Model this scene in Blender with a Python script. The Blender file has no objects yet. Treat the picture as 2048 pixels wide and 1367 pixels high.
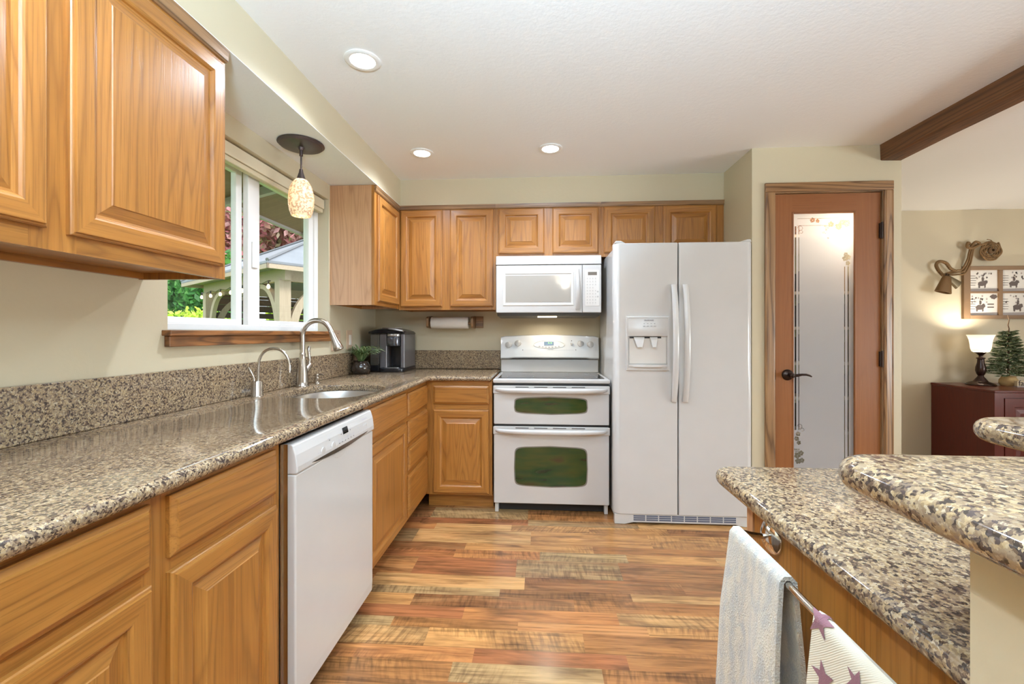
import bpy, bmesh, math, random
from mathutils import Vector, Matrix
random.seed(7)
PI = math.pi
S = bpy.context.scene
COL = S.collection

# ------------------------------------------------------------------ camera
cam = bpy.data.cameras.new('camera')
cam.sensor_width = 36.0
cam.lens = 36.0 * 870.8 / 2048.0
cam.shift_y = -17.7 / 2048.0
cam.clip_start = 0.02
co = bpy.data.objects.new('camera', cam)
COL.objects.link(co)
co.location = (0, 0, 1.2025)
co.rotation_euler = (PI / 2, 0, 0.0649)
S.camera = co

# ------------------------------------------------------------------ exposure, world, large lights
S.view_settings.view_transform = 'Standard'
S.view_settings.look = 'None'
S.view_settings.gamma = 1.0
S.view_settings.exposure = 0.12
S.view_settings.use_curve_mapping = False
S.cycles.max_bounces = 10
S.cycles.diffuse_bounces = 6
S.cycles.glossy_bounces = 4
S.cycles.transmission_bounces = 8
S.cycles.transparent_max_bounces = 16
S.cycles.caustics_reflective = False
S.cycles.caustics_refractive = False
S.cycles.sample_clamp_indirect = 6.0

W = bpy.data.worlds.new('overcast_sky')
S.world = W
W.use_nodes = True
bgn = W.node_tree.nodes['Background']
bgn.inputs[0].default_value = (0.86, 0.93, 1.0, 1)
bgn.inputs[1].default_value = 2.7


def lamp(name, kind, loc, power, color=(1, 1, 1), size=0.1, rot=(0, 0, 0), size_y=None, spread=None, spot=None):
    l = bpy.data.lights.new(name, kind)
    l.energy = power
    l.color = color
    if kind == 'AREA':
        l.shape = 'RECTANGLE' if size_y else 'DISK'
        l.size = size
        if size_y:
            l.size_y = size_y
        if spread:
            l.spread = spread
    elif kind == 'SUN':
        l.angle = size
    else:
        l.shadow_soft_size = size
        if kind == 'SPOT' and spot:
            l.spot_size = spot
            l.spot_blend = 0.9
    o = bpy.data.objects.new(name, l)
    COL.objects.link(o)
    o.location = loc
    o.rotation_euler = rot
    return o


lamp('sun', 'SUN', (0, 0, 10), 3.6, (1.0, 0.95, 0.86), 0.25, (math.radians(48), 0, math.radians(65)))
# unseen area fills added behind the camera and to the right, tilted up
lamp('rear_area_fill', 'AREA', (0.6, -4.35, 1.2), 14, (1.0, 0.95, 0.9), 3.8, (PI / 2 + math.radians(30), 0, 0), 2.1)
lamp('right_area_fill', 'AREA', (5.85, 0.2, 1.2), 205, (0.91, 0.98, 1.0), 2.8, (PI / 2 + math.radians(30), 0, PI / 2), 1.5)

# unseen spot added behind the camera, bounced off the ceiling to brighten the room
lamp('ceiling_bounce_fill', 'SPOT', (0.1, -0.6, 1.5), 820, (0.57, 0.80, 1.0), 0.12, (PI + math.radians(-10), 0, 0), spot=math.radians(165))

# ------------------------------------------------------------------ materials
MATS = {}


def srgb(r, g, b):
    f = lambda c: (c / 255.0) / 12.92 if c / 255.0 <= 0.04045 else ((c / 255.0 + 0.055) / 1.055) ** 2.4
    return (f(r), f(g), f(b), 1.0)


class NT:
    def __init__(self, name):
        self.m = bpy.data.materials.new(name)
        self.m.use_nodes = True
        self.t = self.m.node_tree
        self.n = self.t.nodes
        self.b = self.n['Principled BSDF']
        self.out = self.n['Material Output']

    def new(self, t, **kw):
        x = self.n.new(t)
        for k, v in kw.items():
            setattr(x, k, v)
        return x

    def link(self, a, b):
        self.t.links.new(a, b)

    def put(self, sock, v):
        if hasattr(v, 'is_output') or isinstance(v, bpy.types.NodeSocket):
            self.link(v, sock)
        else:
            sock.default_value = v

    def math(self, op, a, b=0.0, c=None):
        x = self.new('ShaderNodeMath', operation=op)
        self.put(x.inputs[0], a)
        self.put(x.inputs[1], b)
        if c is not None:
            self.put(x.inputs[2], c)
        return x.outputs[0]

    def coord(self, rnd=0.0, scale=(1, 1, 1)):
        tc = self.new('ShaderNodeTexCoord')
        v = tc.outputs['Object']
        if rnd:
            oi = self.new('ShaderNodeObjectInfo')
            k = self.new('ShaderNodeVectorMath', operation='SCALE')
            k.inputs[0].default_value = (17.3 * rnd, 31.7 * rnd, 23.1 * rnd)
            self.link(oi.outputs['Random'], k.inputs[3])
            a = self.new('ShaderNodeVectorMath', operation='ADD')
            self.link(v, a.inputs[0])
            self.link(k.outputs[0], a.inputs[1])
            v = a.outputs[0]
        return self.scaled(v, scale)

    def scaled(self, v, scale):
        mp = self.new('ShaderNodeVectorMath', operation='MULTIPLY')
        self.link(v, mp.inputs[0])
        mp.inputs[1].default_value = scale
        return mp.outputs[0]

    def noise(self, v, scale, detail=2.0, rough=0.5, dist=0.0):
        x = self.new('ShaderNodeTexNoise')
        self.link(v, x.inputs['Vector'])
        x.inputs['Scale'].default_value = scale
        x.inputs['Detail'].default_value = detail
        x.inputs['Roughness'].default_value = rough
        x.inputs['Distortion'].default_value = dist
        return x.outputs['Fac']

    def voronoi(self, v, scale, out='Color', feature='F1'):
        x = self.new('ShaderNodeTexVoronoi', feature=feature)
        self.link(v, x.inputs['Vector'])
        x.inputs['Scale'].default_value = scale
        return x.outputs[out]

    def ramp(self, fac, stops, mode='LINEAR'):
        x = self.new('ShaderNodeValToRGB')
        x.color_ramp.interpolation = mode
        e = x.color_ramp.elements
        while len(e) < len(stops):
            e.new(0.5)
        for i, (p, c) in enumerate(stops):
            e[i].position = p
            e[i].color = c if len(c) == 4 else (*c, 1)
        self.link(fac, x.inputs[0])
        return x.outputs[0]

    def mix(self, fac, a, b, blend='MIX'):
        x = self.new('ShaderNodeMix', data_type='RGBA', blend_type=blend)
        self.put(x.inputs[0], fac)
        self.put(x.inputs[6], a)
        self.put(x.inputs[7], b)
        return x.outputs[2]

    def bump(self, h, strength=0.2, dist=0.002):
        x = self.new('ShaderNodeBump')
        x.inputs['Strength'].default_value = strength
        x.inputs['Distance'].default_value = dist
        self.link(h, x.inputs['Height'])
        self.link(x.outputs[0], self.b.inputs['Normal'])

    def base(self, c):
        self.put(self.b.inputs['Base Color'], c)

    def set(self, **kw):
        for k, v in kw.items():
            self.put(self.b.inputs[k.replace('_', ' ')], v)


def plain(name, col, rough=0.5, metal=0.0, spec=0.5, emit=None, estr=0.0, coat=0.0, bump=None):
    if name in MATS:
        return MATS[name]
    t = NT(name)
    v = t.coord()
    n = t.noise(v, 6.0, 2.0)
    c2 = tuple(x * 0.93 for x in col[:3]) + (1,)
    t.base(t.mix(n, col, c2))
    t.set(Roughness=rough, Metallic=metal)
    t.b.inputs['Specular IOR Level'].default_value = spec
    t.b.inputs['Coat Weight'].default_value = coat
    if emit:
        t.b.inputs['Emission Color'].default_value = emit
        t.b.inputs['Emission Strength'].default_value = estr
    if bump:
        t.bump(t.noise(v, bump[0], 3.0), bump[1], bump[2])
    MATS[name] = t.m
    return t.m


def oak(axis, tone='honey'):
    key = 'oak_%s_%s' % (tone, axis)
    if key in MATS:
        return MATS[key]
    t = NT(key)
    tones = {
        'honey': (srgb(180, 125, 59), srgb(155, 97, 39), srgb(106, 62, 23)),
        'pale': (srgb(202, 158, 120), srgb(184, 138, 100), srgb(146, 100, 66)),
        'casing': (srgb(170, 132, 92), srgb(140, 102, 66), srgb(88, 60, 36)),
        'sill': (srgb(176, 120, 70), srgb(140, 88, 46), srgb(78, 46, 24)),
        'fir': (srgb(148, 93, 50), srgb(132, 78, 38), srgb(106, 60, 27)),
        'beam': (srgb(128, 86, 52), srgb(100, 64, 38), srgb(50, 32, 20)),
        'cherry': (srgb(98, 32, 20), srgb(84, 26, 16), srgb(56, 16, 10)),
        'cedar': (srgb(182, 164, 146), srgb(164, 146, 128), srgb(136, 118, 102)),
    }
    a, b, d = tones[tone]
    al, ac = 0.6, 9.0
    sc = {'x': (al, ac, ac), 'y': (ac, al, ac), 'z': (ac, ac, al)}[axis]
    sc2 = {'x': (5, 260, 260), 'y': (260, 5, 260), 'z': (260, 260, 5)}[axis]
    sc3 = {'x': (1.2, 60, 60), 'y': (60, 1.2, 60), 'z': (60, 60, 1.2)}[axis]
    v = t.coord(1.0)
    f = t.noise(t.scaled(v, sc), 1.0, 1.5, 0.45, 0.25)
    bands = t.math('FRACT', t.math('MULTIPLY', f, 15.0))
    # soft saw tooth, dark early-wood line at each contour
    g = t.ramp(bands, [(0.0, (1, 1, 1)), (0.14, (0.5, 0.5, 0.5)), (0.45, (0.0, 0.0, 0.0)), (0.86, (0.22, 0.22, 0.22)), (1.0, (1, 1, 1))])
    pores = t.ramp(t.noise(t.scaled(v, sc2), 1.0, 2.0, 0.6), [(0.52, (0, 0, 0)), (0.68, (1, 1, 1))])
    streak = t.noise(t.scaled(v, sc3), 1.0, 2.0)
    amt = {'honey': 0.48, 'pale': 0.42, 'casing': 0.9, 'sill': 0.8, 'fir': 0.18, 'beam': 0.7, 'cherry': 0.3, 'cedar': 0.25}[tone]
    c = t.mix(streak, a, b)
    c = t.mix(t.math('MULTIPLY', g, amt), c, d)
    c = t.mix(t.math('MULTIPLY', pores, min(0.5, amt * 0.9)), c, d)
    if tone == 'sill':
        blot = t.ramp(t.noise(t.scaled(v, (2, 5, 8)), 1.0, 2.0), [(0.56, (0, 0, 0)), (0.72, (1, 1, 1))])
        c = t.mix(t.math('MULTIPLY', blot, 0.7), c, srgb(60, 42, 30))
    t.base(c)
    t.set(Roughness={'beam': 0.55, 'fir': 0.42, 'cherry': 0.28, 'cedar': 0.8}.get(tone, 0.33))
    if tone in ('honey', 'pale'):
        t.b.inputs['Coat Weight'].default_value = 0.14
        t.b.inputs['Coat Roughness'].default_value = 0.28
    t.bump(t.math('ADD', t.math('MULTIPLY', pores, -0.6), t.math('MULTIPLY', g, -0.3)), 0.18 if tone != 'beam' else 0.5, 0.0012)
    MATS[key] = t.m
    return t.m


def granite():
    if 'granite' in MATS:
        return MATS['granite']
    t = NT('granite')
    v0 = t.coord()
    # domain warp gives ragged mineral grains
    wn = t.new('ShaderNodeTexNoise')
    t.link(v0, wn.inputs['Vector'])
    wn.inputs['Scale'].default_value = 210.0
    wn.inputs['Detail'].default_value = 3.0
    sub = t.new('ShaderNodeVectorMath', operation='SUBTRACT')
    t.link(wn.outputs['Color'], sub.inputs[0])
    sub.inputs[1].default_value = (0.5, 0.5, 0.5)
    mul = t.new('ShaderNodeVectorMath', operation='SCALE')
    t.link(sub.outputs[0], mul.inputs[0])
    mul.inputs[3].default_value = 0.008
    add = t.new('ShaderNodeVectorMath', operation='ADD')
    t.link(v0, add.inputs[0])
    t.link(mul.outputs[0], add.inputs[1])
    v = add.outputs[0]
    cell = t.new('ShaderNodeSeparateColor')
    t.link(t.voronoi(v, 310.0), cell.inputs[0])
    cell2 = t.new('ShaderNodeSeparateColor')
    t.link(t.voronoi(v, 215.0), cell2.inputs[0])
    base = t.ramp(cell.outputs[0], [(0.0, srgb(164, 140, 106)), (0.3, srgb(140, 117, 88)), (0.55, srgb(172, 152, 122)), (0.8, srgb(126, 107, 92)), (0.92, srgb(178, 162, 138))], 'CONSTANT')
    clus = t.noise(v0, 68.0, 2.0)
    dk = t.math('ADD', t.math('MULTIPLY', cell2.outputs[1], 0.62), t.math('MULTIPLY', clus, 0.62))
    dark = t.ramp(dk, [(0.70, (0, 0, 0)), (0.75, (1, 1, 1))])
    dcol = t.ramp(cell.outputs[2], [(0.0, srgb(58, 48, 42)), (0.35, srgb(92, 74, 60)), (0.65, srgb(72, 60, 56)), (0.85, srgb(108, 90, 74))], 'CONSTANT')
    mid = t.ramp(t.math('ADD', t.math('MULTIPLY', cell2.outputs[2], 0.6), t.math('MULTIPLY', t.noise(v0, 110.0, 2.0), 0.6)), [(0.62, (0, 0, 0)), (0.66, (1, 1, 1))])
    c = t.mix(t.math('MULTIPLY', mid, 0.65), base, srgb(126, 106, 86))
    c = t.mix(dark, c, dcol)
    t.base(c)
    t.set(Roughness=0.09)
    t.b.inputs['Specular IOR Level'].default_value = 0.5
    MATS['granite'] = t.m
    return t.m


def floor_mat():
    t = NT('plank_floor')
    tc = t.new('ShaderNodeTexCoord')
    sp = t.new('ShaderNodeSeparateXYZ')
    t.link(tc.outputs['Object'], sp.inputs[0])
    X, Y = sp.outputs[0], sp.outputs[1]
    mod = 0.165
    yr = t.math('DIVIDE', Y, mod)
    big = t.math('FLOOR', yr)
    fr = t.math('FRACT', yr)
    wn0 = t.new('ShaderNodeTexWhiteNoise', noise_dimensions='1D')
    t.link(big, wn0.inputs['W'])
    split = t.math('MULTIPLY', t.math('ADD', 0.3, t.math('MULTIPLY', wn0.outputs['Value'], 0.5)), t.math('LESS_THAN', wn0.outputs['Value'], 0.72))
    up = t.math('GREATER_THAN', fr, split)
    row = t.math('ADD', t.math('MULTIPLY', big, 2.0), up)
    wr = t.new('ShaderNodeTexWhiteNoise', noise_dimensions='1D')
    t.link(t.math('ADD', row, 0.37), wr.inputs['W'])
    ln = t.math('ADD', 0.42, t.math('MULTIPLY', wr.outputs['Value'], 0.35))
    xo = t.math('DIVIDE', t.math('ADD', X, t.math('MULTIPLY', wr.outputs['Value'], 7.3)), ln)
    idx = t.math('FLOOR', xo)
    xf = t.math('FRACT', xo)
    cb = t.new('ShaderNodeCombineXYZ')
    t.link(row, cb.inputs[0])
    t.link(idx, cb.inputs[1])
    wp = t.new('ShaderNodeTexWhiteNoise', noise_dimensions='2D')
    t.link(cb.outputs[0], wp.inputs['Vector'])
    rv = wp.outputs['Value']
    sc = t.new('ShaderNodeSeparateColor')
    t.link(wp.outputs['Color'], sc.inputs[0])
    base = t.ramp(rv, [(0.0, srgb(166, 118, 74)), (0.14, srgb(196, 148, 96)), (0.3, srgb(128, 92, 62)), (0.38, srgb(196, 156, 108)), (0.52, srgb(160, 104, 70)), (0.64, srgb(180, 152, 112)), (0.76, srgb(146, 100, 66)), (0.86, srgb(188, 132, 84)), (0.94, srgb(166, 140, 104))], 'CONSTANT')
    base2 = t.ramp(sc.outputs[0], [(0.0, srgb(128, 84, 54)), (0.3, srgb(176, 122, 76)), (0.55, srgb(104, 76, 54)), (0.75, srgb(164, 130, 92)), (0.9, srgb(140, 86, 56))], 'CONSTANT')
    # per plank offset coordinates
    off = t.new('ShaderNodeVectorMath', operation='SCALE')
    t.link(wp.outputs['Color'], off.inputs[0])
    off.inputs[3].default_value = 23.0
    ad = t.new('ShaderNodeVectorMath', operation='ADD')
    t.link(tc.outputs['Object'], ad.inputs[0])
    t.link(off.outputs[0], ad.inputs[1])
    v = ad.outputs[0]
    vary = t.ramp(t.noise(t.scaled(v, (2.2, 16, 1)), 1.0, 4.0, 0.62, 0.7), [(0.40, (0, 0, 0)), (0.62, (1, 1, 1))])
    base = t.mix(t.math('MULTIPLY', vary, 0.42), base, base2)
    grain = t.noise(t.scaled(v, (3.0, 70, 1)), 1.0, 4.0, 0.65, 0.3)
    gl = t.ramp(grain, [(0.32, (0.22, 0.2, 0.18)), (0.48, (0.8, 0.8, 0.8)), (0.70, (1.2, 1.2, 1.2))])
    c = t.mix(0.75, base, gl, 'MULTIPLY')
    # weathered dark patches and knots
    pat = t.ramp(t.noise(t.scaled(v, (3.2, 14, 1)), 1.0, 3.0, 0.6, 0.6), [(0.48, (0, 0, 0)), (0.72, (1, 1, 1))])
    c = t.mix(t.math('MULTIPLY', pat, 0.7), c, srgb(74, 50, 34))
    # cross saw marks on some planks, slanted
    slant = t.math('ADD', X, t.math('MULTIPLY', Y, t.math('SUBTRACT', sc.outputs[1], 0.5)))
    cs = t.new('ShaderNodeCombineXYZ')
    t.link(t.math('ADD', t.math('MULTIPLY', slant, 62.0), t.math('MULTIPLY', sc.outputs[0], 90.0)), cs.inputs[0])
    t.link(t.math('MULTIPLY', Y, 9.0), cs.inputs[1])
    saw = t.ramp(t.noise(cs.outputs[0], 1.0, 2.0, 0.6), [(0.42, (0, 0, 0)), (0.66, (1, 1, 1))])
    zone = t.ramp(t.noise(t.scaled(v, (2.0, 7.0, 1)), 1.0, 1.0), [(0.42, (0, 0, 0)), (0.56, (1, 1, 1))])
    sel = t.math('GREATER_THAN', sc.outputs[2], 0.3)
    sm = t.math('MULTIPLY', t.math('MULTIPLY', saw, zone), t.math('MULTIPLY', sel, 0.5))
    c = t.mix(sm, c, srgb(54, 38, 28))
    c = t.mix(1.0, c, (1.12, 1.02, 0.86, 1), 'MULTIPLY')
    # joints between boards
    jy = t.math('LESS_THAN', t.math('ABSOLUTE', t.math('SUBTRACT', fr, 0.005)), 0.008)
    c = t.mix(t.math('MULTIPLY', jy, 0.5), c, srgb(50, 34, 24))
    t.base(c)
    t.set(Roughness=t.math('ADD', 0.17, t.math('MULTIPLY', grain, 0.14)))
    t.bump(t.math('SUBTRACT', t.math('MULTIPLY', grain, 0.6), jy), 0.12, 0.0015)
    return t.m


def glass_pane():
    if 'window_glass' in MATS:
        return MATS['window_glass']
    t = NT('window_glass')
    tr = t.new('ShaderNodeBsdfTransparent')
    tr.inputs[0].default_value = (0.96, 0.98, 0.97, 1)
    gl = t.new('ShaderNodeBsdfGlossy')
    gl.inputs['Roughness'].default_value = 0.02
    fr = t.new('ShaderNodeFresnel')
    fr.inputs[0].default_value = 1.45
    mx = t.new('ShaderNodeMixShader')
    ge = t.new('ShaderNodeNewGeometry')
    t.link(t.math('MULTIPLY', fr.outputs[0], t.math('SUBTRACT', 1.0, ge.outputs['Backfacing'])), mx.inputs[0])
    t.link(tr.outputs[0], mx.inputs[1])
    t.link(gl.outputs[0], mx.inputs[2])
    t.link(mx.outputs[0], t.out.inputs[0])
    MATS['window_glass'] = t.m
    return t.m


def frosted_glass():
    t = NT('frosted_glass')
    tl = t.new('ShaderNodeBsdfTranslucent')
    tl.inputs[0].default_value = (0.86, 0.86, 0.86, 1)
    df = t.new('ShaderNodeBsdfDiffuse')
    df.inputs[0].default_value = (0.84, 0.86, 0.90, 1)
    tr = t.new('ShaderNodeBsdfRefraction')
    tr.inputs['Roughness'].default_value = 0.55
    tr.inputs['IOR'].default_value = 1.05
    gl = t.new('ShaderNodeBsdfGlossy')
    gl.inputs['Roughness'].default_value = 0.12
    m1 = t.new('ShaderNodeMixShader')
    m1.inputs[0].default_value = 0.5
    t.link(tl.outputs[0], m1.inputs[1])
    t.link(df.outputs[0], m1.inputs[2])
    m2 = t.new('ShaderNodeMixShader')
    m2.inputs[0].default_value = 0.12
    t.link(m1.outputs[0], m2.inputs[1])
    t.link(tr.outputs[0], m2.inputs[2])
    fr = t.new('ShaderNodeFresnel')
    fr.inputs[0].default_value = 1.45
    m3 = t.new('ShaderNodeMixShader')
    t.link(fr.outputs[0], m3.inputs[0])
    t.link(m2.outputs[0], m3.inputs[1])
    t.link(gl.outputs[0], m3.inputs[2])
    t.link(m3.outputs[0], t.out.inputs[0])
    return t.m


def paint(name, col, rough=0.55, bs=0.12):
    if name in MATS:
        return MATS[name]
    t = NT(name)
    v = t.coord()
    t.base(t.mix(t.noise(v, 1.3, 2.0), col, tuple(x * 0.96 for x in col[:3]) + (1,)))
    t.set(Roughness=rough)
    t.bump(t.noise(v, 55.0, 3.0, 0.55), bs, 0.004)
    MATS[name] = t.m
    return t.m


def leaf_mat(name, cols, rough=0.6, transl=0.25):
    t = NT(name)
    g = t.new('ShaderNodeNewGeometry')
    r = g.outputs['Random Per Island']
    n = len(cols)
    c = t.ramp(r, [(i / max(1, n - 1), k) for i, k in enumerate(cols)])
    t.base(c)
    t.set(Roughness=rough)
    tl = t.new('ShaderNodeBsdfTranslucent')
    t.link(c, tl.inputs[0])
    mx = t.new('ShaderNodeMixShader')
    mx.inputs[0].default_value = transl
    t.link(t.b.outputs[0], mx.inputs[1])
    t.link(tl.outputs[0], mx.inputs[2])
    t.link(mx.outputs[0], t.out.inputs[0])
    return t.m


WALL = paint('sage_wall_paint', srgb(203, 192, 164), 0.42, 0.16)
CEIL = paint('ceiling_paint', srgb(242, 242, 240), 0.7, 0.3)
WHITE = plain('white_enamel', srgb(207, 206, 204), 0.22, coat=0.3)
WHITE_T = plain('white_textured_enamel', srgb(207, 206, 204), 0.14, bump=(420.0, 0.05, 0.001))
VINYL = plain('white_vinyl', srgb(240, 240, 238), 0.35)
DARK = plain('dark_void', srgb(26, 22, 20), 0.6)
STEEL = plain('brushed_nickel', srgb(196, 190, 182), 0.24, 1.0)
SINK = plain('stainless_steel', srgb(205, 203, 200), 0.3, 1.0)
BRONZE = plain('oil_rubbed_bronze', srgb(58, 46, 40), 0.32, 0.8)
CHROME = plain('chrome', srgb(220, 214, 206), 0.08, 1.0)
GREY = plain('grey_print', srgb(150, 150, 152), 0.5)
BLACKGLASS = plain('black_glass', srgb(22, 22, 24), 0.05, spec=0.6)
FRAMEWOOD = oak('z', 'casing')
GRAN = granite()
GLASS = glass_pane()


# ------------------------------------------------------------------ mesh builder
class MB:
    def __init__(self):
        self.bm = bmesh.new()

    def face(self, vs, m=0):
        try:
            f = self.bm.faces.new(vs)
            f.material_index = m
            return f
        except ValueError:
            return None

    def v(self, p):
        return self.bm.verts.new(p)

    def box(self, x0, x1, y0, y1, z0, z1, m=0, M=None):
        P = [(x0, y0, z0), (x1, y0, z0), (x1, y1, z0), (x0, y1, z0), (x0, y0, z1), (x1, y0, z1), (x1, y1, z1), (x0, y1, z1)]
        if M:
            P = [M @ Vector(p) for p in P]
        v = [self.v(p) for p in P]
        for f in ((3, 2, 1, 0), (4, 5, 6, 7), (0, 1, 5, 4), (1, 2, 6, 5), (2, 3, 7, 6), (3, 0, 4, 7)):
            self.face([v[i] for i in f], m)
        return self

    def loft(self, rings, m=0, close=True, caps=(True, True)):
        R = [[self.v(p) for p in r] for r in rings]
        n = len(R[0])
        for a, b in zip(R, R[1:]):
            for i in range(n if close else n - 1):
                j = (i + 1) % n
                self.face([a[i], a[j], b[j], b[i]], m)
        if caps[0]:
            self.face(list(reversed(R[0])), m)
        if caps[1]:
            self.face(R[-1], m)
        return self

    def lathe(self, prof, c, seg=32, m=0, axis='z', caps=(True, True)):
        rings = []
        for r, h in prof:
            ring = []
            for i in range(seg):
                a = 2 * PI * i / seg
                p, q = max(r, 1e-5) * math.cos(a), max(r, 1e-5) * math.sin(a)
                if axis == 'z':
                    ring.append((c[0] + p, c[1] + q, c[2] + h))
                elif axis == 'y':
                    ring.append((c[0] + p, c[1] + h, c[2] + q))
                else:
                    ring.append((c[0] + h, c[1] + p, c[2] + q))
            rings.append(ring)
        return self.loft(rings, m, True, caps)

    def tube(self, path, r, seg=12, m=0, caps=True, flat=1.0):
        path = [Vector(p) for p in path]
        rs = r if isinstance(r, (list, tuple)) else [r] * len(path)
        rings = []
        up = None
        for i, p in enumerate(path):
            a = path[max(0, i - 1)]
            b = path[min(len(path) - 1, i + 1)]
            d = (b - a).normalized()
            if up is None:
                up = Vector((0, 0, 1)) if abs(d.z) < 0.9 else Vector((1, 0, 0))
            s = d.cross(up).normalized()
            u = s.cross(d).normalized()
            up = u
            rings.append([p + s * (rs[i] * math.cos(2 * PI * k / seg)) + u * (rs[i] * flat * math.sin(2 * PI * k / seg)) for k in range(seg)])
        return self.loft(rings, m, True, (caps, caps))

    def prism(self, poly, axis, a, b, m=0):
        def P(p, h):
            return {'z': (p[0], p[1], h), 'y': (p[0], h, p[1]), 'x': (h, p[0], p[1])}[axis]
        return self.loft([[P(p, a) for p in poly], [P(p, b) for p in poly]], m)

    def quadgrid(self, fn, nu, nv, m=0):
        G = [[self.v(fn(i / nu, j / nv)) for j in range(nv + 1)] for i in range(nu + 1)]
        for i in range(nu):
            for j in range(nv):
                self.face([G[i][j], G[i + 1][j], G[i + 1][j + 1], G[i][j + 1]], m)
        return self

    def build(self, name, mats, parent=None, smooth=None, bevel=0.0, seg=2, recalc=True):
        bm = self.bm
        if recalc:
            bmesh.ops.recalc_face_normals(bm, faces=bm.faces[:])
        if parent is not None:
            o0 = world_loc(parent)
            bmesh.ops.translate(bm, verts=bm.verts[:], vec=-o0)
        if smooth:
            lim = math.radians(smooth)
            for f in bm.faces:
                f.smooth = True
            for e in bm.edges:
                if len(e.link_faces) == 2 and e.calc_face_angle(0) > lim:
                    e.smooth = False
        me = bpy.data.meshes.new(name)
        bm.to_mesh(me)
        bm.free()
        for mm in (mats if isinstance(mats, (list, tuple)) else [mats]):
            me.materials.append(mm)
        o = bpy.data.objects.new(name, me)
        COL.objects.link(o)
        if parent is not None:
            o.parent = parent
        if bevel:
            b = o.modifiers.new('edge', 'BEVEL')
            b.width = bevel
            b.segments = seg
            b.limit_method = 'ANGLE'
            b.angle_limit = math.radians(40)
        return o


def world_loc(o):
    p = Vector((0, 0, 0))
    while o is not None:
        p += o.location
        o = o.parent
    return p


def thing(name, label, cat, loc=(0, 0, 0), group=None):
    o = bpy.data.objects.new(name, None)
    o.empty_display_size = 0.1
    COL.objects.link(o)
    o.location = loc
    o['label'] = label
    o['category'] = cat
    if group:
        o['group'] = group
    return o


def tag(o, label, cat, group=None, kind=None):
    o['label'] = label
    o['category'] = cat
    if group:
        o['group'] = group
    if kind:
        o['kind'] = kind
    return o


def struct(o, label=None, cat=None):
    o['kind'] = 'structure'
    if label:
        o['label'] = label
        o['category'] = cat
    return o


def part_label(o, t):
    o['label'] = t
    return o


def copy_tree(o, parent=None):
    c = o.copy()
    COL.objects.link(c)
    if parent is not None:
        c.parent = parent
    for ch in o.children:
        copy_tree(ch, c)
    return c


def text(body, size, loc, facing, mat, name, parent, depth=0.0006, bold=0.0, align='CENTER'):
    cu = bpy.data.curves.new(name, 'FONT')
    cu.body = body
    cu.size = size
    cu.extrude = depth
    cu.offset = bold
    cu.align_x = align
    cu.align_y = 'CENTER'
    tmp = bpy.data.objects.new(name + '_tmp', cu)
    COL.objects.link(tmp)
    dg = bpy.context.evaluated_depsgraph_get()
    me = bpy.data.meshes.new_from_object(tmp.evaluated_get(dg))
    bpy.data.objects.remove(tmp)
    bpy.data.curves.remove(cu)
    R = Matrix.Rotation(PI / 2, 4, 'X')
    if facing == 'x+':
        R = Matrix.Rotation(PI / 2, 4, 'Z') @ R
    me.transform(Matrix.Translation(Vector(loc) - (world_loc(parent) if parent else Vector())) @ R)
    me.materials.clear()
    me.materials.append(mat)
    o = bpy.data.objects.new(name, me)
    COL.objects.link(o)
    o.parent = parent
    return o


def mapf(facing, c):
    if facing == 'x+':
        return lambda u, v, w: (c + w, u, v)
    if facing == 'x-':
        return lambda u, v, w: (c - w, u, v)
    return lambda u, v, w: (u, c - w, v)


def nested(mb, f, u0, u1, v0, v1, steps, hm=1, vm=0, cm=0):
    """nested rectangles (inset, height): mitred frame faces then a centre face"""
    rings = []
    for ins, h in steps:
        a, b, c_, d = u0 + ins, u1 - ins, v0 + ins, v1 - ins
        rings.append([mb.v(f(a, c_, h)), mb.v(f(b, c_, h)), mb.v(f(b, d, h)), mb.v(f(a, d, h))])
    for A, B in zip(rings, rings[1:]):
        for i in range(4):
            j = (i + 1) % 4
            mb.face([A[i], A[j], B[j], B[i]], hm if i in (0, 2) else vm)
    mb.face(rings[-1], cm)
    mb.face(list(reversed(rings[0])), cm)


def haxis(facing):
    return 'x' if facing == 'y-' else 'y'


def raised_door(parent, facing, c, u0, u1, v0, v1, rail=0.056, tone='honey'):
    mb = MB()
    rl = min(rail, (u1 - u0) * 0.22)
    steps = [(0, 0), (0, 0.011), (0.0025, 0.0135), (0.006, 0.0145), (0.0075, 0.019), (0.010, 0.0195), (rl - 0.010, 0.0195), (rl - 0.006, 0.018),
             (rl - 0.002, 0.0145), (rl, 0.0095), (rl + 0.006, 0.0085), (rl + 0.034, 0.0165), (rl + 0.036, 0.0185)]
    nested(mb, mapf(facing, c), u0, u1, v0, v1, steps)
    return mb.build('door', [oak('z', tone), oak(haxis(facing), tone)], parent)


def drawer_front(parent, facing, c, u0, u1, v0, v1):
    mb = MB()
    steps = [(0, 0), (0, 0.009), (0.002, 0.011), (0.011, 0.0155), (0.013, 0.019), (0.015, 0.0195)]
    h = oak(haxis(facing))
    nested(mb, mapf(facing, c), u0, u1, v0, v1, steps, 0, 0, 0)
    return mb.build('drawer', [h], parent)


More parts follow.
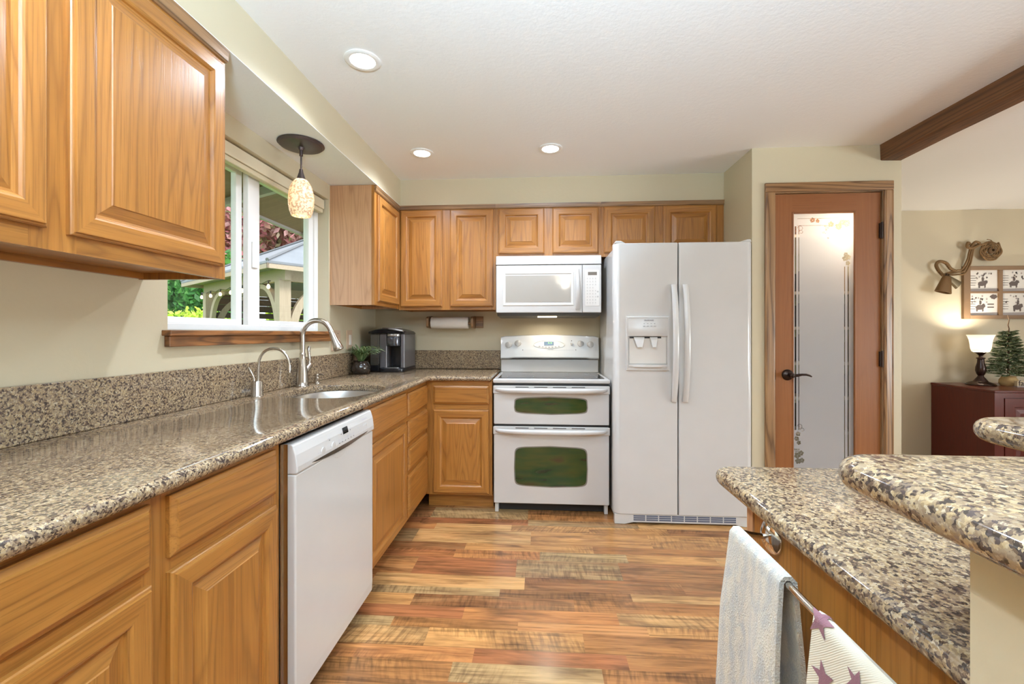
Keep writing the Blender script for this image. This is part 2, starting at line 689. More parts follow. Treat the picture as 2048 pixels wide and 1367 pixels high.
def face_frame(parent, facing, c, stiles, rails, v0, v1, t=0.019):
    """stiles: (u0,u1) full height; rails: (u0,u1,v0,v1)"""
    mb = MB()
    f = mapf(facing, c)

    def bx(a, b, lo, hi, m):
        P = [f(a, lo, 0), f(b, lo, 0), f(b, hi, 0), f(a, hi, 0), f(a, lo, -t), f(b, lo, -t), f(b, hi, -t), f(a, hi, -t)]
        v = [mb.v(p) for p in P]
        for q in ((0, 1, 2, 3), (7, 6, 5, 4), (0, 4, 5, 1), (1, 5, 6, 2), (2, 6, 7, 3), (3, 7, 4, 0)):
            mb.face([v[i] for i in q], m)
    for a, b in stiles:
        bx(a, b, v0, v1, 0)
    for a, b, lo, hi in rails:
        bx(a, b, lo, hi, 1)
    return mb.build('face_frame', [oak('z'), oak(haxis(facing))], parent)


def offset_poly(poly, d):
    """inset a CCW polygon by d"""
    n = len(poly)
    out = []
    for i in range(n):
        p0, p1, p2 = Vector(poly[i - 1]), Vector(poly[i]), Vector(poly[(i + 1) % n])
        a, b = (p1 - p0).normalized(), (p2 - p1).normalized()
        n1, n2 = Vector((-a.y, a.x)), Vector((-b.y, b.x))
        k = n1 + n2
        k = k / max(0.15, (1 + n1.dot(n2)))
        out.append(tuple(p1 + k * d))
    return out


def rounded(poly, rad, seg=6):
    """round the corners of a CCW polygon; rad is a number or list per corner"""
    n = len(poly)
    out = []
    for i in range(n):
        r = rad[i] if isinstance(rad, (list, tuple)) else rad
        p0, p1, p2 = Vector(poly[i - 1]), Vector(poly[i]), Vector(poly[(i + 1) % n])
        if r < 1e-4:
            out.append(tuple(p1))
            continue
        a, b = (p0 - p1).normalized(), (p2 - p1).normalized()
        ang = a.angle(b)
        t = r / math.tan(ang / 2)
        s, e = p1 + a * t, p1 + b * t
        for k in range(seg + 1):
            w = k / seg
            q = (s * (1 - w) ** 2 + p1 * 2 * w * (1 - w) * 0.94 + e * w ** 2) / ((1 - w) ** 2 + 2 * w * (1 - w) * 0.94 + w ** 2)
            out.append(tuple(q))
    return out


def slab(mb, outline, z0, z1, r, hole=None, m=0, seg=5):
    """stone slab with rounded edges: outline CCW, hole CCW"""
    prof = []
    for k in range(seg + 1):
        a = PI / 2 * k / seg
        prof.append((r * (1 - math.sin(a)), z0 + r * (1 - math.cos(a))))
    for k in range(seg + 1):
        a = PI / 2 * k / seg
        prof.append((r * (1 - math.cos(a)), z1 - r * (1 - math.sin(a))))
    rings = []
    for d, z in prof:
        rings.append([mb.v((p[0], p[1], z)) for p in offset_poly(outline, d)])
    n = len(outline)
    for A, B in zip(rings, rings[1:]):
        for i in range(n):
            j = (i + 1) % n
            mb.face([A[i], A[j], B[j], B[i]], m)
    if not hole:
        mb.face(rings[-1], m)
        mb.face(list(reversed(rings[0])), m)
        return
    rh = 0.006
    hp = [(-rh, z1), (-rh * 0.3, z1 - rh * 0.3), (0, z1 - rh), (0, z0)]
    hr = [[mb.v((p[0], p[1], z)) for p in offset_poly(hole, d)] for d, z in hp]
    k = len(hole)
    for A, B in zip(hr, hr[1:]):
        for i in range(k):
            j = (i + 1) % k
            mb.face([A[i], A[j], B[j], B[i]], m)
    for outer, inner in ((rings[-1], hr[0]), (rings[0], hr[-1])):
        es = []
        for L in (outer, inner):
            for i in range(len(L)):
                e = mb.bm.edges.get((L[i], L[(i + 1) % len(L)])) or mb.bm.edges.new((L[i], L[(i + 1) % len(L)]))
                es.append(e)
        res = bmesh.ops.triangle_fill(mb.bm, use_beauty=True, use_dissolve=False, edges=es)
        for g in res['geom']:
            if isinstance(g, bmesh.types.BMFace):
                g.material_index = m


# ================================================================== THE ROOM
ZC = 2.353
XW = -1.36
XF = -0.779      # base cabinet face plane, left run
YF = 2.9305      # base cabinet face plane, back run
XU = -1.0655     # upper cabinet face plane, left run
YU = 3.2197      # upper cabinet face plane, back run
YB = 3.52
YD = 2.803       # pantry wall plane
YFAR = 4.33
XP = 1.3155      # pantry return wall plane
XPR = 2.197      # outer corner of pantry

struct(MB().box(-1.52, 6.0, -4.5, YFAR + 0.1, -0.08, 0.0).build('floor', floor_mat()), 'brown mixed-tone wood plank floor', 'floor')
struct(MB().box(-1.52, 6.0, -4.5, YFAR + 0.1, ZC, ZC + 0.12).build('ceiling', CEIL), 'white textured ceiling', 'ceiling')

# left wall with window opening
WY0, WY1, WZ0, WZ1 = 1.507, 2.722, 1.2135, 2.062
mb = MB()
mb.box(-1.52, XW, -4.5, WY0, 0, ZC).box(-1.52, XW, WY1, YB + 0.12, 0, ZC)
mb.box(-1.52, XW, WY0, WY1, 0, WZ0).box(-1.52, XW, WY0, WY1, WZ1, ZC)
struct(mb.build('wall_left', WALL), 'sage painted wall around the kitchen window', 'wall')
struct(MB().box(XW, XP, YB, YB + 0.12, 0, ZC).build('wall_back', WALL), 'sage painted wall behind the range', 'wall')

# soffits above the wall cabinets
mb = MB()
mb.box(XW, -1.0525, -4.5, YB, 2.162, ZC, 0)
mb.box(XW, -1.0525, -4.5, YB, 2.159, 2.162, 1)
struct(mb.build('ceiling_soffit', [WALL, CEIL]), 'boxed soffit over the window wall', 'soffit')
struct(MB().box(-1.0525, XP, YU, YB, 2.159, ZC).build('ceiling_soffit', WALL), 'boxed soffit above the cabinets on the range wall', 'soffit')

# pantry corner: return wall, door wall, outer wall
DX0, DX1, DZ1 = 1.4505, 2.0885, 2.074
mb = MB()
mb.box(XP, XP + 0.1, YD, YB + 0.12, 0, ZC)
mb.box(XP + 0.1, DX0, YD, YD + 0.11, 0, ZC).box(DX1, XPR, YD, YD + 0.11, 0, ZC)
mb.box(DX0, DX1, YD, YD + 0.11, DZ1, ZC)
mb.box(XPR - 0.1, XPR, YD + 0.11, YFAR, 0, ZC)
struct(mb.build('wall_pantry', WALL), 'sage painted pantry wall holding the glass door', 'wall')
struct(MB().box(XP + 0.1, XPR - 0.1, 3.95, 4.05, 0, ZC).build('wall_pantry_back', CEIL), 'white wall inside the pantry', 'wall')
struct(MB().box(XPR - 0.1, 6.0, YFAR, YFAR + 0.1, 0, ZC).build('wall_far', paint('taupe_wall_paint', srgb(202, 190, 164), 0.5, 0.1)), 'taupe wall of the room beyond', 'wall')
struct(MB().box(6.0, 6.1, -4.5, YFAR + 0.1, 0, ZC).build('wall_right', WALL), 'right wall of the next room', 'wall')
struct(MB().box(-1.52, 6.1, -4.6, -4.5, 0, ZC).build('wall_rear', WALL), 'rear wall behind the camera', 'wall')

# ceiling beam
mb = MB()
mb.loft([[(XPR - 0.125 + 0.003 * math.sin(y * 9), y, ZC), (XPR - 0.125 + 0.004 * math.sin(y * 7 + 1), y, 2.262 + 0.003 * math.sin(y * 11)), (XPR - 0.115, y, 2.257),
          (XPR - 0.004, y, 2.257 + 0.003 * math.sin(y * 6)), (XPR + 0.003 * math.sin(y * 8), y, 2.266), (XPR, y, ZC)] for y in [YD - 0.35 * k for k in range(0, 20)]])
struct(mb.build('ceiling_beam', oak('y', 'beam'), smooth=40), 'dark hewn wood beam along the ceiling', 'beam')

# peninsula half wall
mb = MB()
mb.prism([(0.364, 0.27), (0.84, 0.27), (0.84, 0.615), (0.725, 0.615), (0.725, 0.394), (0.364, 0.394)], 'z', 0, 1.038)
struct(mb.build('wall_peninsula', WALL), 'low painted wall carrying the raised granite bar', 'wall')

# ------------------------------------------------------------------ window
win = struct(thing('window_1', 'white vinyl sliding window over the sink', 'window', (-1.44, 2.1, WZ0)))
FX0, FX1 = -1.505, -1.43
mb = MB()
mb.box(FX0, FX1, WY0, WY0 + 0.045, WZ0, WZ1).box(FX0, FX1, WY1 - 0.045, WY1, WZ0, WZ1)
mb.box(FX0, FX1, WY0 + 0.045, WY1 - 0.045, WZ0, WZ0 + 0.030).box(FX0, FX1, WY0 + 0.045, WY1 - 0.045, WZ1 - 0.045, WZ1)
mb.build('window_frame', VINYL, win, bevel=0.004)


def sash(y0, y1, x0, x1, st0, st1):
    m_ = MB()
    z0, z1 = WZ0 + 0.03, WZ1 - 0.045
    m_.box(x0, x1, y0, y0 + st0, z0, z1).box(x0, x1, y1 - st1, y1, z0, z1)
    m_.box(x0, x1, y0 + st0, y1 - st1, z0, z0 + 0.026).box(x0, x1, y0 + st0, y1 - st1, z1 - 0.035, z1)
    s_ = m_.build('window_sash', VINYL, win, bevel=0.003)
    xm = (x0 + x1) / 2
    MB().box(xm - 0.003, xm + 0.003, y0 + st0 - 0.004, y1 - st1 + 0.004, z0 + 0.022, z1 - 0.031).build('window_glass', GLASS, s_)
    return s_


sash(WY0 + 0.045, 2.062, -1.500, -1.472, 0.040, 0.042)
s2 = sash(2.062, WY1 - 0.045, -1.468, -1.440, 0.088, 0.05)
MB().box(-1.440, -1.432, 2.085, 2.125, 1.53, 1.66).build('window_latch', VINYL, win, bevel=0.003)
# oak sill and apron
mb = MB()
mb.box(-1.43, -1.325, 1.482, 2.735, 1.193, 1.2135)
mb.box(-1.36, -1.338, 1.492, 2.73, 1.152, 1.193)
struct(mb.build('trim_1', oak('y', 'sill'), bevel=0.003), 'dark-stained oak window sill with a scorch mark', 'sill')

# roller blind cassette
bl = thing('roller_blind', 'cream blind headrail rolled up at the top of the kitchen window', 'blind', (-1.395, 2.1, 2.0))
MB().box(-1.425, -1.383, WY0 + 0.01, WY1 - 0.01, 1.996, 2.055).build('headrail', plain('cream_blind', srgb(226, 216, 190), 0.6), bl, bevel=0.004)
MB().box(-1.420, -1.386, WY0 + 0.02, WY1 - 0.02, 1.968, 1.994).build('bottom_rail', plain('cream_rail', srgb(214, 202, 172), 0.6), bl, bevel=0.006)

# ------------------------------------------------------------------ pantry door
dr = struct(thing('door_1', 'fir pantry door with etched frosted glass', 'door', ((DX0 + DX1) / 2, YD, 0)))
CAS = oak('z', 'casing')
CASH = oak('x', 'casing')
mb = MB()
cw = 0.062
for (a, b, s) in ((DX0 - cw, DX0, 1), (DX1, DX1 + cw - 0.008, -1)):
    prof = [(a, YD), (b, YD), (b, YD - 0.012 if s > 0 else YD - 0.017), (b - 0.01, YD - 0.014), (a + 0.012, YD - 0.018), (a, YD - 0.015)]
    mb.loft([[(p[0], p[1], 0) for p in prof], [(p[0], p[1], DZ1 + (cw * 0.9) * (1 if (p[0] == a) == (s > 0) else 0) if False else DZ1) for p in prof]], 0)
hp = [(DX0 - cw, DZ1), (DX1 + cw - 0.008, DZ1), (DX1 + cw - 0.008, DZ1 + 0.056), (DX0 - cw, DZ1 + 0.056)]
mb.prism(hp, 'y', YD - 0.018, YD, 1)
mb.build('door_casing', [CAS, CASH], dr, bevel=0.004)
mb = MB()
mb.box(DX0, DX0 + 0.006, YD, YD + 0.11, 0, DZ1).box(DX1 - 0.006, DX1, YD, YD + 0.11, 0, DZ1).box(DX0 + 0.006, DX1 - 0.006, YD, YD + 0.11, DZ1 - 0.006, DZ1, 1)
mb.build('door_jamb', [CAS, CASH], dr)
SX0, SX1, SY0, SY1 = DX0 + 0.009, DX1 - 0.009, YD + 0.006, YD + 0.041
GX0, GX1, GZ0, GZ1 = 1.560, 1.938, 0.28, 1.952
mb = MB()
mb.box(SX0, GX0, SY0, SY1, 0.01, DZ1 - 0.01, 0).box(GX1, SX1, SY0, SY1, 0.01, DZ1 - 0.01, 0)
mb.box(GX0, GX1, SY0, SY1, 0.01, GZ0, 1).box(GX0, GX1, SY0, SY1, GZ1, DZ1 - 0.01, 1)
mb.build('door_leaf', [oak('z', 'fir'), oak('x', 'fir')], dr)
mb = MB()
for (a, b, c_, d) in ((GX0, GX0 + 0.009, GZ0, GZ1), (GX1 - 0.009, GX1, GZ0, GZ1)):
    mb.box(a, b, SY0 - 0.003, SY0 + 0.012, c_, d, 0)
mb.box(GX0 + 0.009, GX1 - 0.009, SY0 - 0.003, SY0 + 0.012, GZ1 - 0.009, GZ1, 1).box(GX0 + 0.009, GX1 - 0.009, SY0 - 0.003, SY0 + 0.012, GZ0, GZ0 + 0.009, 1)
mb.build('glazing_bead', [oak('z', 'fir'), oak('x', 'fir')], dr, bevel=0.003)


# etched pane: faces are frosted, or clear where the pattern shows
def in_leaf(x, z, cx, cz, s, a):
    dx, dz = x - cx, z - cz
    r = math.hypot(dx, dz)
    th = math.atan2(dz, dx) - a
    return r < s * (0.62 + 0.30 * abs(math.cos(2.5 * th))) and abs(math.sin(2.5 * th)) * r > s * 0.07


GRAPES = []
rg = random.Random(3)
for k, (cx, cz, sx, sz, n) in enumerate(((1.782, 1.838, 0.022, 0.05, 26), (1.600, 0.46, 0.02, 0.03, 14))):
    for row in range(7):
        w = sx * (1 - row / 7.5)
        for q in range(max(1, int(w / 0.0055))):
            GRAPES.append((cx + (q - w / 0.011 + 0.5) * 0.0115 + (row % 2) * 0.004, cz + sz * 0.6 - row * 0.0125, 0.0050))
LEAVES = [(1.800, 1.878, 0.020, 0.3), (1.845, 1.862, 0.024, 1.2), (1.866, 1.888, 0.022, 2.1), (1.893, 1.882, 0.026, 0.8), (1.690, 1.905, 0.018, 0.5),
          (1.720, 1.900, 0.014, 1.5), (1.884, 1.665, 0.020, 0.4), (1.903, 1.672, 0.018, 1.6), (1.900, 1.635, 0.016, 2.5), (1.888, 1.69, 0.015, 0.9),
          (1.604, 0.575, 0.017, 0.4), (1.596, 0.545, 0.017, 1.9), (1.608, 0.52, 0.015, 0.8), (1.600, 0.44, 0.022, 1.0), (1.622, 0.455, 0.018, 0.2), (1.604, 0.405, 0.02, 1.7), (1.626, 0.41, 0.018, 2.7)]
LS = (1.5855, 1.6065)
RS = (1.8855, 1.9030)


def clear(x, z):
    # vertical double lines
    if 0.60 < z < 1.868 and abs(x - 1.5885) < 0.0040:
        return True
    if 0.60 < z < 1.868 and abs(x - 1.6085) < 0.0017:
        return True
    if z < 1.615 and abs(x - 1.8815) < 0.0017:
        return True
    if z < 1.615 and abs(x - 1.9025) < 0.0040:
        return True
    # horizontal lines under the top
    if 1.600 < x < 1.86 and (abs(z - 1.872) < 0.0018 or abs(z - 1.915) < 0.0012):
        return True
    for (cx, cz, r) in GRAPES:
        d = math.hypot(x - cx, z - cz)
        if d < r and not (abs(d - r * 0.45) < 0.0008):
            return True
    for l in LEAVES:
        if abs(x - l[0]) < l[2] and abs(z - l[1]) < l[2] and in_leaf(x, z, *l):
            return True
    # tendrils
    for (cx, cz, r0) in ((1.617, 1.855, 0.017), (1.622, 1.832, 0.012), (1.760, 1.822, 0.010), (1.63, 0.60, 0.012), (1.615, 0.62, 0.016)):
        d = math.hypot(x - cx, z - cz)
        a = math.atan2(z - cz, x - cx)
        if abs(d - r0 * (0.8 + 0.2 * a / PI)) < 0.0011 and a > -2.2:
            return True
    return False


cell = 0.0022
nx, nz = int(round((GX1 - GX0) / cell)), int(round((GZ1 - GZ0) / cell))
mb = MB()
yg = SY0 + 0.016
runs = {}
for j in range(nz):
    z = GZ0 + (j + 0.5) * cell
    row = [clear(GX0 + (i + 0.5) * cell, z) for i in range(nx)]
    segs = []
    i = 0
    while i < nx:
        k = i
        while k < nx and row[k] == row[i]:
            k += 1
        segs.append((i, k, row[i]))
        i = k
    runs[j] = tuple(segs)
j = 0
while j < nz:
    k = j
    while k < nz and runs[k] == runs[j]:
        k += 1
    z0, z1 = GZ0 + j * cell, min(GZ1, GZ0 + k * cell)
    for a, b, c_ in runs[j]:
        x0, x1 = GX0 + a * cell, min(GX1, GX0 + b * cell)
        mb.face([mb.v((x0, yg, z0)), mb.v((x1, yg, z0)), mb.v((x1, yg, z1)), mb.v((x0, yg, z1))], 1 if c_ else 0)
    j = k
FROST = frosted_glass()
mb.build('etched_glass', [FROST, GLASS], dr, recalc=False)
# hinges, lever handle, latch plate
for z in (1.83, 1.045, 0.25):
    mb = MB()
    mb.box(SX1 - 0.010, SX1 + 0.006, YD - 0.006, YD + 0.006, z - 0.045, z + 0.045)
    mb.lathe([(0.0065, -0.05), (0.0065, 0.05)], (SX1 + 0.002, YD - 0.006, z), 12)
    mb.build('hinge', BRONZE, dr, smooth=40)
mb = MB()
hx, hz = 1.531, 0.944
mb.lathe([(0.034, 0), (0.034, -0.006), (0.028, -0.012), (0.018, -0.017), (0.012, -0.02), (0.012, -0.045), (0.016, -0.05), (0.014, -0.06), (0.004, -0.063)], (hx, SY0, hz), 28, 0, 'y')
mb.tube([(hx, SY0 - 0.052, hz), (hx + 0.03, SY0 - 0.054, hz + 0.001), (hx + 0.055, SY0 - 0.055, hz + 0.006), (hx + 0.08, SY0 - 0.055, hz + 0.006), (hx + 0.10, SY0 - 0.054, hz + 0.001), (hx + 0.113, SY0 - 0.054, hz - 0.006)],
        [0.010, 0.009, 0.007, 0.0065, 0.006, 0.004], 12)
mb.build('door_handle', BRONZE, dr, smooth=50)
MB().box(DX0 - 0.001, DX0 + 0.007, YD - 0.001, YD + 0.008, hz - 0.03, hz + 0.03).build('strike_plate', BRONZE, dr)

# pantry shelving seen through the clear lines
SHELF = plain('white_shelf', srgb(232, 218, 196), 0.5)
rp = random.Random(5)
PCOL = [srgb(70, 44, 34), srgb(120, 60, 40), srgb(40, 40, 48), srgb(150, 120, 60), srgb(60, 70, 50), srgb(90, 74, 90)]
for i, z in enumerate((0.55, 0.78, 1.01, 1.245, 1.48, 1.86)):
    o = MB().box(1.42, 2.09, 3.02, 3.94, z - 0.02, z).build('pantry_shelf', SHELF)
    tag(o, ['white pantry shelf behind the frosted glass, lowest seen', 'white pantry shelf just below the lever handle height', 'white pantry shelf just above the lever handle height', 'white pantry shelf level with the middle of the frosted glass',
            'white pantry shelf below the etched grape leaves', 'topmost white pantry shelf under the pantry lamp'][i], 'shelf', 'pantry shelves behind the glass')
kinds = ['left', 'middle', 'right']
for i, z in enumerate((0.55, 0.78, 1.01, 1.245, 1.48)):
    for k, x in enumerate((1.50, 1.66, 1.84, 2.0)):
        h = 0.14 + 0.05 * rp.random()
        mb = MB()
        w = 0.055
        mb.box(x - w, x + w, 3.06, 3.2, z, z + h * 0.9)
        mb.box(x - w * 0.8, x + w * 0.8, 3.075, 3.185, z + h * 0.9, z + h)
        o = mb.build('food_box', plain('food_box_%d' % ((i * 3 + k) % 6), PCOL[(i * 3 + k) % 6], 0.6), bevel=0.003)
        tag(o, 'dark food box on a pantry shelf, dimly seen through the etched door glass', 'box', 'food boxes in the pantry')
bk = thing('wicker_basket', 'brown wicker basket on the top pantry shelf behind the etched grapes', 'basket', (1.79, 3.12, 1.86))
m_ = MB()
m_.loft([[(x, y, z) for x, y in rounded([(1.70 - e, 3.05 - e), (1.88 + e, 3.05 - e), (1.88 + e, 3.20 + e), (1.70 - e, 3.20 + e)], 0.03)] for z, e in ((1.8605, 0.0), (1.92, 0.006), (1.97, 0.012), (1.965, 0.004), (1.90, -0.004))], caps=(True, True))
WK = NT('wicker')
v = WK.coord()
wk_ = WK.new('ShaderNodeTexChecker')
WK.link(v, wk_.inputs['Vector'])
wk_.inputs['Scale'].default_value = 90.0
WK.base(WK.mix(wk_.outputs['Fac'], srgb(126, 84, 50), srgb(84, 54, 32)))
m_.build('basket_body', WK.m, bk, smooth=50)
m_ = MB()
m_.tube([(1.70, 3.12, 1.965), (1.715, 3.12, 2.03), (1.79, 3.12, 2.07), (1.865, 3.12, 2.03), (1.88, 3.12, 1.965)], 0.007, 8)
m_.build('handle', WK.m, bk, smooth=60)
lamp('pantry_bulb', 'POINT', (1.90, 2.98, 1.86), 4.5, (1.0, 0.86, 0.68), 0.03)
lamp('pantry_fill', 'POINT', (1.7, 2.96, 2.2), 8.0, (1.0, 0.9, 0.8), 0.05)

# ================================================================== CABINETS
OZ, OX, OY = oak('z'), oak('x'), oak('y')


def upper_body(parent, facing, c, u0, u1, v0, v1, back, recess=0.022, endtone=None):
    """carcass from the frame plane back to the wall, with a recessed floor"""
    mb = MB()
    f = mapf(facing, c)
    d = abs(back - c)
    t = 0.016

    def bx(a, b, lo, hi, w0, w1, m):
        P = [f(a, lo, w0), f(b, lo, w0), f(b, hi, w0), f(a, hi, w0), f(a, lo, w1), f(b, lo, w1), f(b, hi, w1), f(a, hi, w1)]
        v = [mb.v(p) for p in P]
        for q in ((0, 1, 2, 3), (7, 6, 5, 4), (0, 4, 5, 1), (1, 5, 6, 2), (2, 6, 7, 3), (3, 7, 4, 0)):
            mb.face([v[i] for i in q], m)
    bx(u0, u0 + t, v0, v1, -0.0195, -d, 0)
    bx(u1 - t, u1, v0, v1, -0.0195, -d, 0)
    bx(u0 + t, u1 - t, v0 + recess, v1, -0.0195, -d, 1)
    bx(u0 + t, u1 - t, v0 + 0.002, v0 + recess, -(d - 0.018), -d, 1)
    tone = endtone or 'honey'
    return mb.build('carcass', [oak('z', tone), oak(haxis(facing))], parent)


def crown(parent, facing, c, u0, u1, v0, v1, proud=0.012):
    mb = MB()
    f = mapf(facing, c)
    prof = [(v0, 0.0), (v0, proud * 0.5), (v0 + 0.006, proud * 0.9), ((v0 + v1) / 2, proud), (v1, proud * 1.3), (v1, 0.0)]
    mb.loft([[f(u0, v, w) for v, w in prof], [f(u1, v, w) for v, w in prof]])
    return mb.build('crown_trim', oak(haxis(facing), 'casing'), parent)


# A near wall cabinet, left foreground
A = thing('wall_cabinet', 'large honey oak wall cabinet with two raised-panel doors, left of the window', 'cabinet', (XU, 0.85, 1.384))
upper_body(A, 'x+', XU, 0.30, 1.408, 1.384, 2.157, XW)
face_frame(A, 'x+', XU, [(0.30, 0.345), (0.84, 0.935), (1.352, 1.408)], [(0.345, 0.84, 1.384, 1.436), (0.345, 0.84, 2.07, 2.157), (0.935, 1.352, 1.384, 1.436), (0.935, 1.352, 2.07, 2.157)], 1.384, 2.157)
raised_door(A, 'x+', XU, 0.335, 0.866, 1.428, 2.098)
raised_door(A, 'x+', XU, 0.912, 1.386, 1.424, 2.098)
crown(A, 'x+', XU, 0.30, 1.41, 2.116, 2.157)

# B corner wall cabinet right of the window
B = thing('wall_cabinet', 'honey oak corner wall cabinet with bare pale side, right of the window', 'cabinet', (XU, 2.98, 1.384))
mb = MB()
upper_body(B, 'x+', XU, 2.738, YU - 0.0005, 1.384, 2.157, XW, endtone='pale')
face_frame(B, 'x+', XU, [(2.738, 2.79), (3.165, 3.2185)], [(2.79, 3.165, 1.384, 1.42), (2.79, 3.165, 2.07, 2.157)], 1.384, 2.157)
raised_door(B, 'x+', XU, 2.776, 3.186, 1.408, 2.105)
crown(B, 'x+', XU, 2.74, 3.205, 2.116, 2.157)

# C, D, E on the back wall
Cc = thing('wall_cabinet', 'honey oak wall cabinet with two tall doors, left of the microwave', 'cabinet', (-0.7, YU, 1.376))
upper_body(Cc, 'y-', YU, -1.063, -0.331, 1.376, 2.157, YB)
face_frame(Cc, 'y-', YU, [(-1.063, -1.02), (-0.76, -0.64), (-0.38, -0.331)], [(-1.02, -0.76, 1.376, 1.41), (-0.64, -0.38, 1.376, 1.41), (-1.02, -0.76, 2.08, 2.157), (-0.64, -0.38, 2.08, 2.157)], 1.376, 2.157)
raised_door(Cc, 'y-', YU, -1.048, -0.730, 1.398, 2.122)
raised_door(Cc, 'y-', YU, -0.672, -0.349, 1.398, 2.122)
crown(Cc, 'y-', YU, -1.063, -0.331, 2.124, 2.157)
D = thing('wall_cabinet', 'short honey oak wall cabinet directly above the microwave', 'cabinet', (0.06, YU, 1.76))
upper_body(D, 'y-', YU, -0.330, 0.441, 1.7605, 2.157, YB)
face_frame(D, 'y-', YU, [(-0.330, -0.29), (0.01, 0.11), (0.40, 0.441)], [(-0.29, 0.01, 1.7605, 1.80), (0.11, 0.40, 1.7605, 1.80), (-0.29, 0.01, 2.08, 2.157), (0.11, 0.40, 2.08, 2.157)], 1.7605, 2.157)
raised_door(D, 'y-', YU, -0.309, 0.030, 1.786, 2.122)
raised_door(D, 'y-', YU, 0.088, 0.424, 1.786, 2.122)
crown(D, 'y-', YU, -0.330, 0.441, 2.124, 2.157)
Ee = thing('wall_cabinet', 'short honey oak wall cabinet above the refrigerator', 'cabinet', (0.87, YU, 1.76))
upper_body(Ee, 'y-', YU, 0.442, 1.3145, 1.7605, 2.157, YB)
face_frame(Ee, 'y-', YU, [(0.442, 0.485), (0.80, 0.91), (1.24, 1.3145)], [(0.485, 0.80, 1.7605, 1.80), (0.91, 1.24, 1.7605, 1.80), (0.485, 0.80, 2.08, 2.157), (0.91, 1.24, 2.08, 2.157)], 1.7605, 2.157)
raised_door(Ee, 'y-', YU, 0.464, 0.828, 1.786, 2.122)
raised_door(Ee, 'y-', YU, 0.886, 1.262, 1.786, 2.122)
crown(Ee, 'y-', YU, 0.442, 1.3145, 2.124, 2.157)


def base_body(parent, facing, c, u0, u1, back, ztop=0.8795, toe=0.075):
    mb = MB()
    f = mapf(facing, c)
    d = abs(back - c)

    def bx(a, b, lo, hi, w0, w1, m=0):
        P = [f(a, lo, w0), f(b, lo, w0), f(b, hi, w0), f(a, hi, w0), f(a, lo, w1), f(b, lo, w1), f(b, hi, w1), f(a, hi, w1)]
        v = [mb.v(p) for p in P]
        for q in ((0, 1, 2, 3), (7, 6, 5, 4), (0, 4, 5, 1), (1, 5, 6, 2), (2, 6, 7, 3), (3, 7, 4, 0)):
            mb.face([v[i] for i in q], m)
    t = 0.016
    bx(u0, u0 + t, 0.105, ztop, -0.0195, -d)
    bx(u1 - t, u1, 0.105, ztop, -0.0195, -d)
    bx(u0 + t, u1 - t, 0.105, 0.121, -0.0195, -d, 1)
    bx(u0 + t, u1 - t, 0.121, 0.62, -0.0195, -0.03)
    bx(u0 + t, u1 - t, 0.62, ztop, -0.0195, -0.03)
    o = mb.build('carcass', [oak('z'), oak(haxis(facing))], parent)
    mb2 = MB()
    P0 = [f(u0, 0.0, -toe), f(u1, 0.104, -toe - 0.016)]
    lo = [min(P0[0][k], P0[1][k]) for k in range(3)]
    hi = [max(P0[0][k], P0[1][k]) for k in range(3)]
    mb2.box(lo[0], hi[0], lo[1], hi[1], lo[2], hi[2])
    mb2.build('toe_kick', oak(haxis(facing), 'casing') if facing == 'x+' else oak('x'), parent)
    return o


# F left foreground base cabinet
Fc = thing('base_cabinet', 'honey oak base cabinet with two drawers over two doors, left of the dishwasher', 'cabinet', (XF, 0.7, 0))
base_body(Fc, 'x+', XF, 0.20, 1.252, XW)
face_frame(Fc, 'x+', XF, [(0.20, 0.24), (0.803, 0.872), (1.205, 1.252)], [(0.24, 0.803, 0.105, 0.15), (0.24, 0.803, 0.69, 0.75), (0.24, 0.803, 0.852, 0.8795), (0.872, 1.205, 0.105, 0.15), (0.872, 1.205, 0.69, 0.75), (0.872, 1.205, 0.852, 0.8795)], 0.105, 0.8795)
drawer_front(Fc, 'x+', XF, 0.22, 0.814, 0.735, 0.864)
raised_door(Fc, 'x+', XF, 0.22, 0.814, 0.125, 0.704)
drawer_front(Fc, 'x+', XF, 0.858, 1.222, 0.735, 0.864)
raised_door(Fc, 'x+', XF, 0.858, 1.222, 0.125, 0.704)

# G sink base cabinet
G = thing('base_cabinet', 'honey oak sink base cabinet between the dishwasher and the drawer stack', 'cabinet', (XF, 2.15, 0))
base_body(G, 'x+', XF, 1.872, 2.472, XW)
face_frame(G, 'x+', XF, [(1.872, 1.905), (2.44, 2.472)], [(1.905, 2.44, 0.105, 0.15), (1.905, 2.44, 0.67, 0.73), (1.905, 2.44, 0.845, 0.8795)], 0.105, 0.8795)
part_label(drawer_front(G, 'x+', XF, 1.885, 2.452, 0.712, 0.860), 'false drawer front below the sink')
raised_door(G, 'x+', XF, 1.885, 2.452, 0.125, 0.690)

# H drawer stack
Hc = thing('base_cabinet', 'narrow honey oak cabinet of four stacked drawers in the corner', 'cabinet', (XF, 2.7, 0))
base_body(Hc, 'x+', XF, 2.473, 2.9295, XW)
face_frame(Hc, 'x+', XF, [(2.473, 2.50), (2.90, 2.9295)], [(2.50, 2.90, 0.105, 0.14), (2.50, 2.90, 0.845, 0.8795), (2.50, 2.90, 0.67, 0.735), (2.50, 2.90, 0.515, 0.572), (2.50, 2.90, 0.355, 0.413)], 0.105, 0.8795)
for (a, b) in ((0.718, 0.852), (0.556, 0.688), (0.398, 0.530), (0.128, 0.372)):
    drawer_front(Hc, 'x+', XF, 2.492, 2.912, a, b)

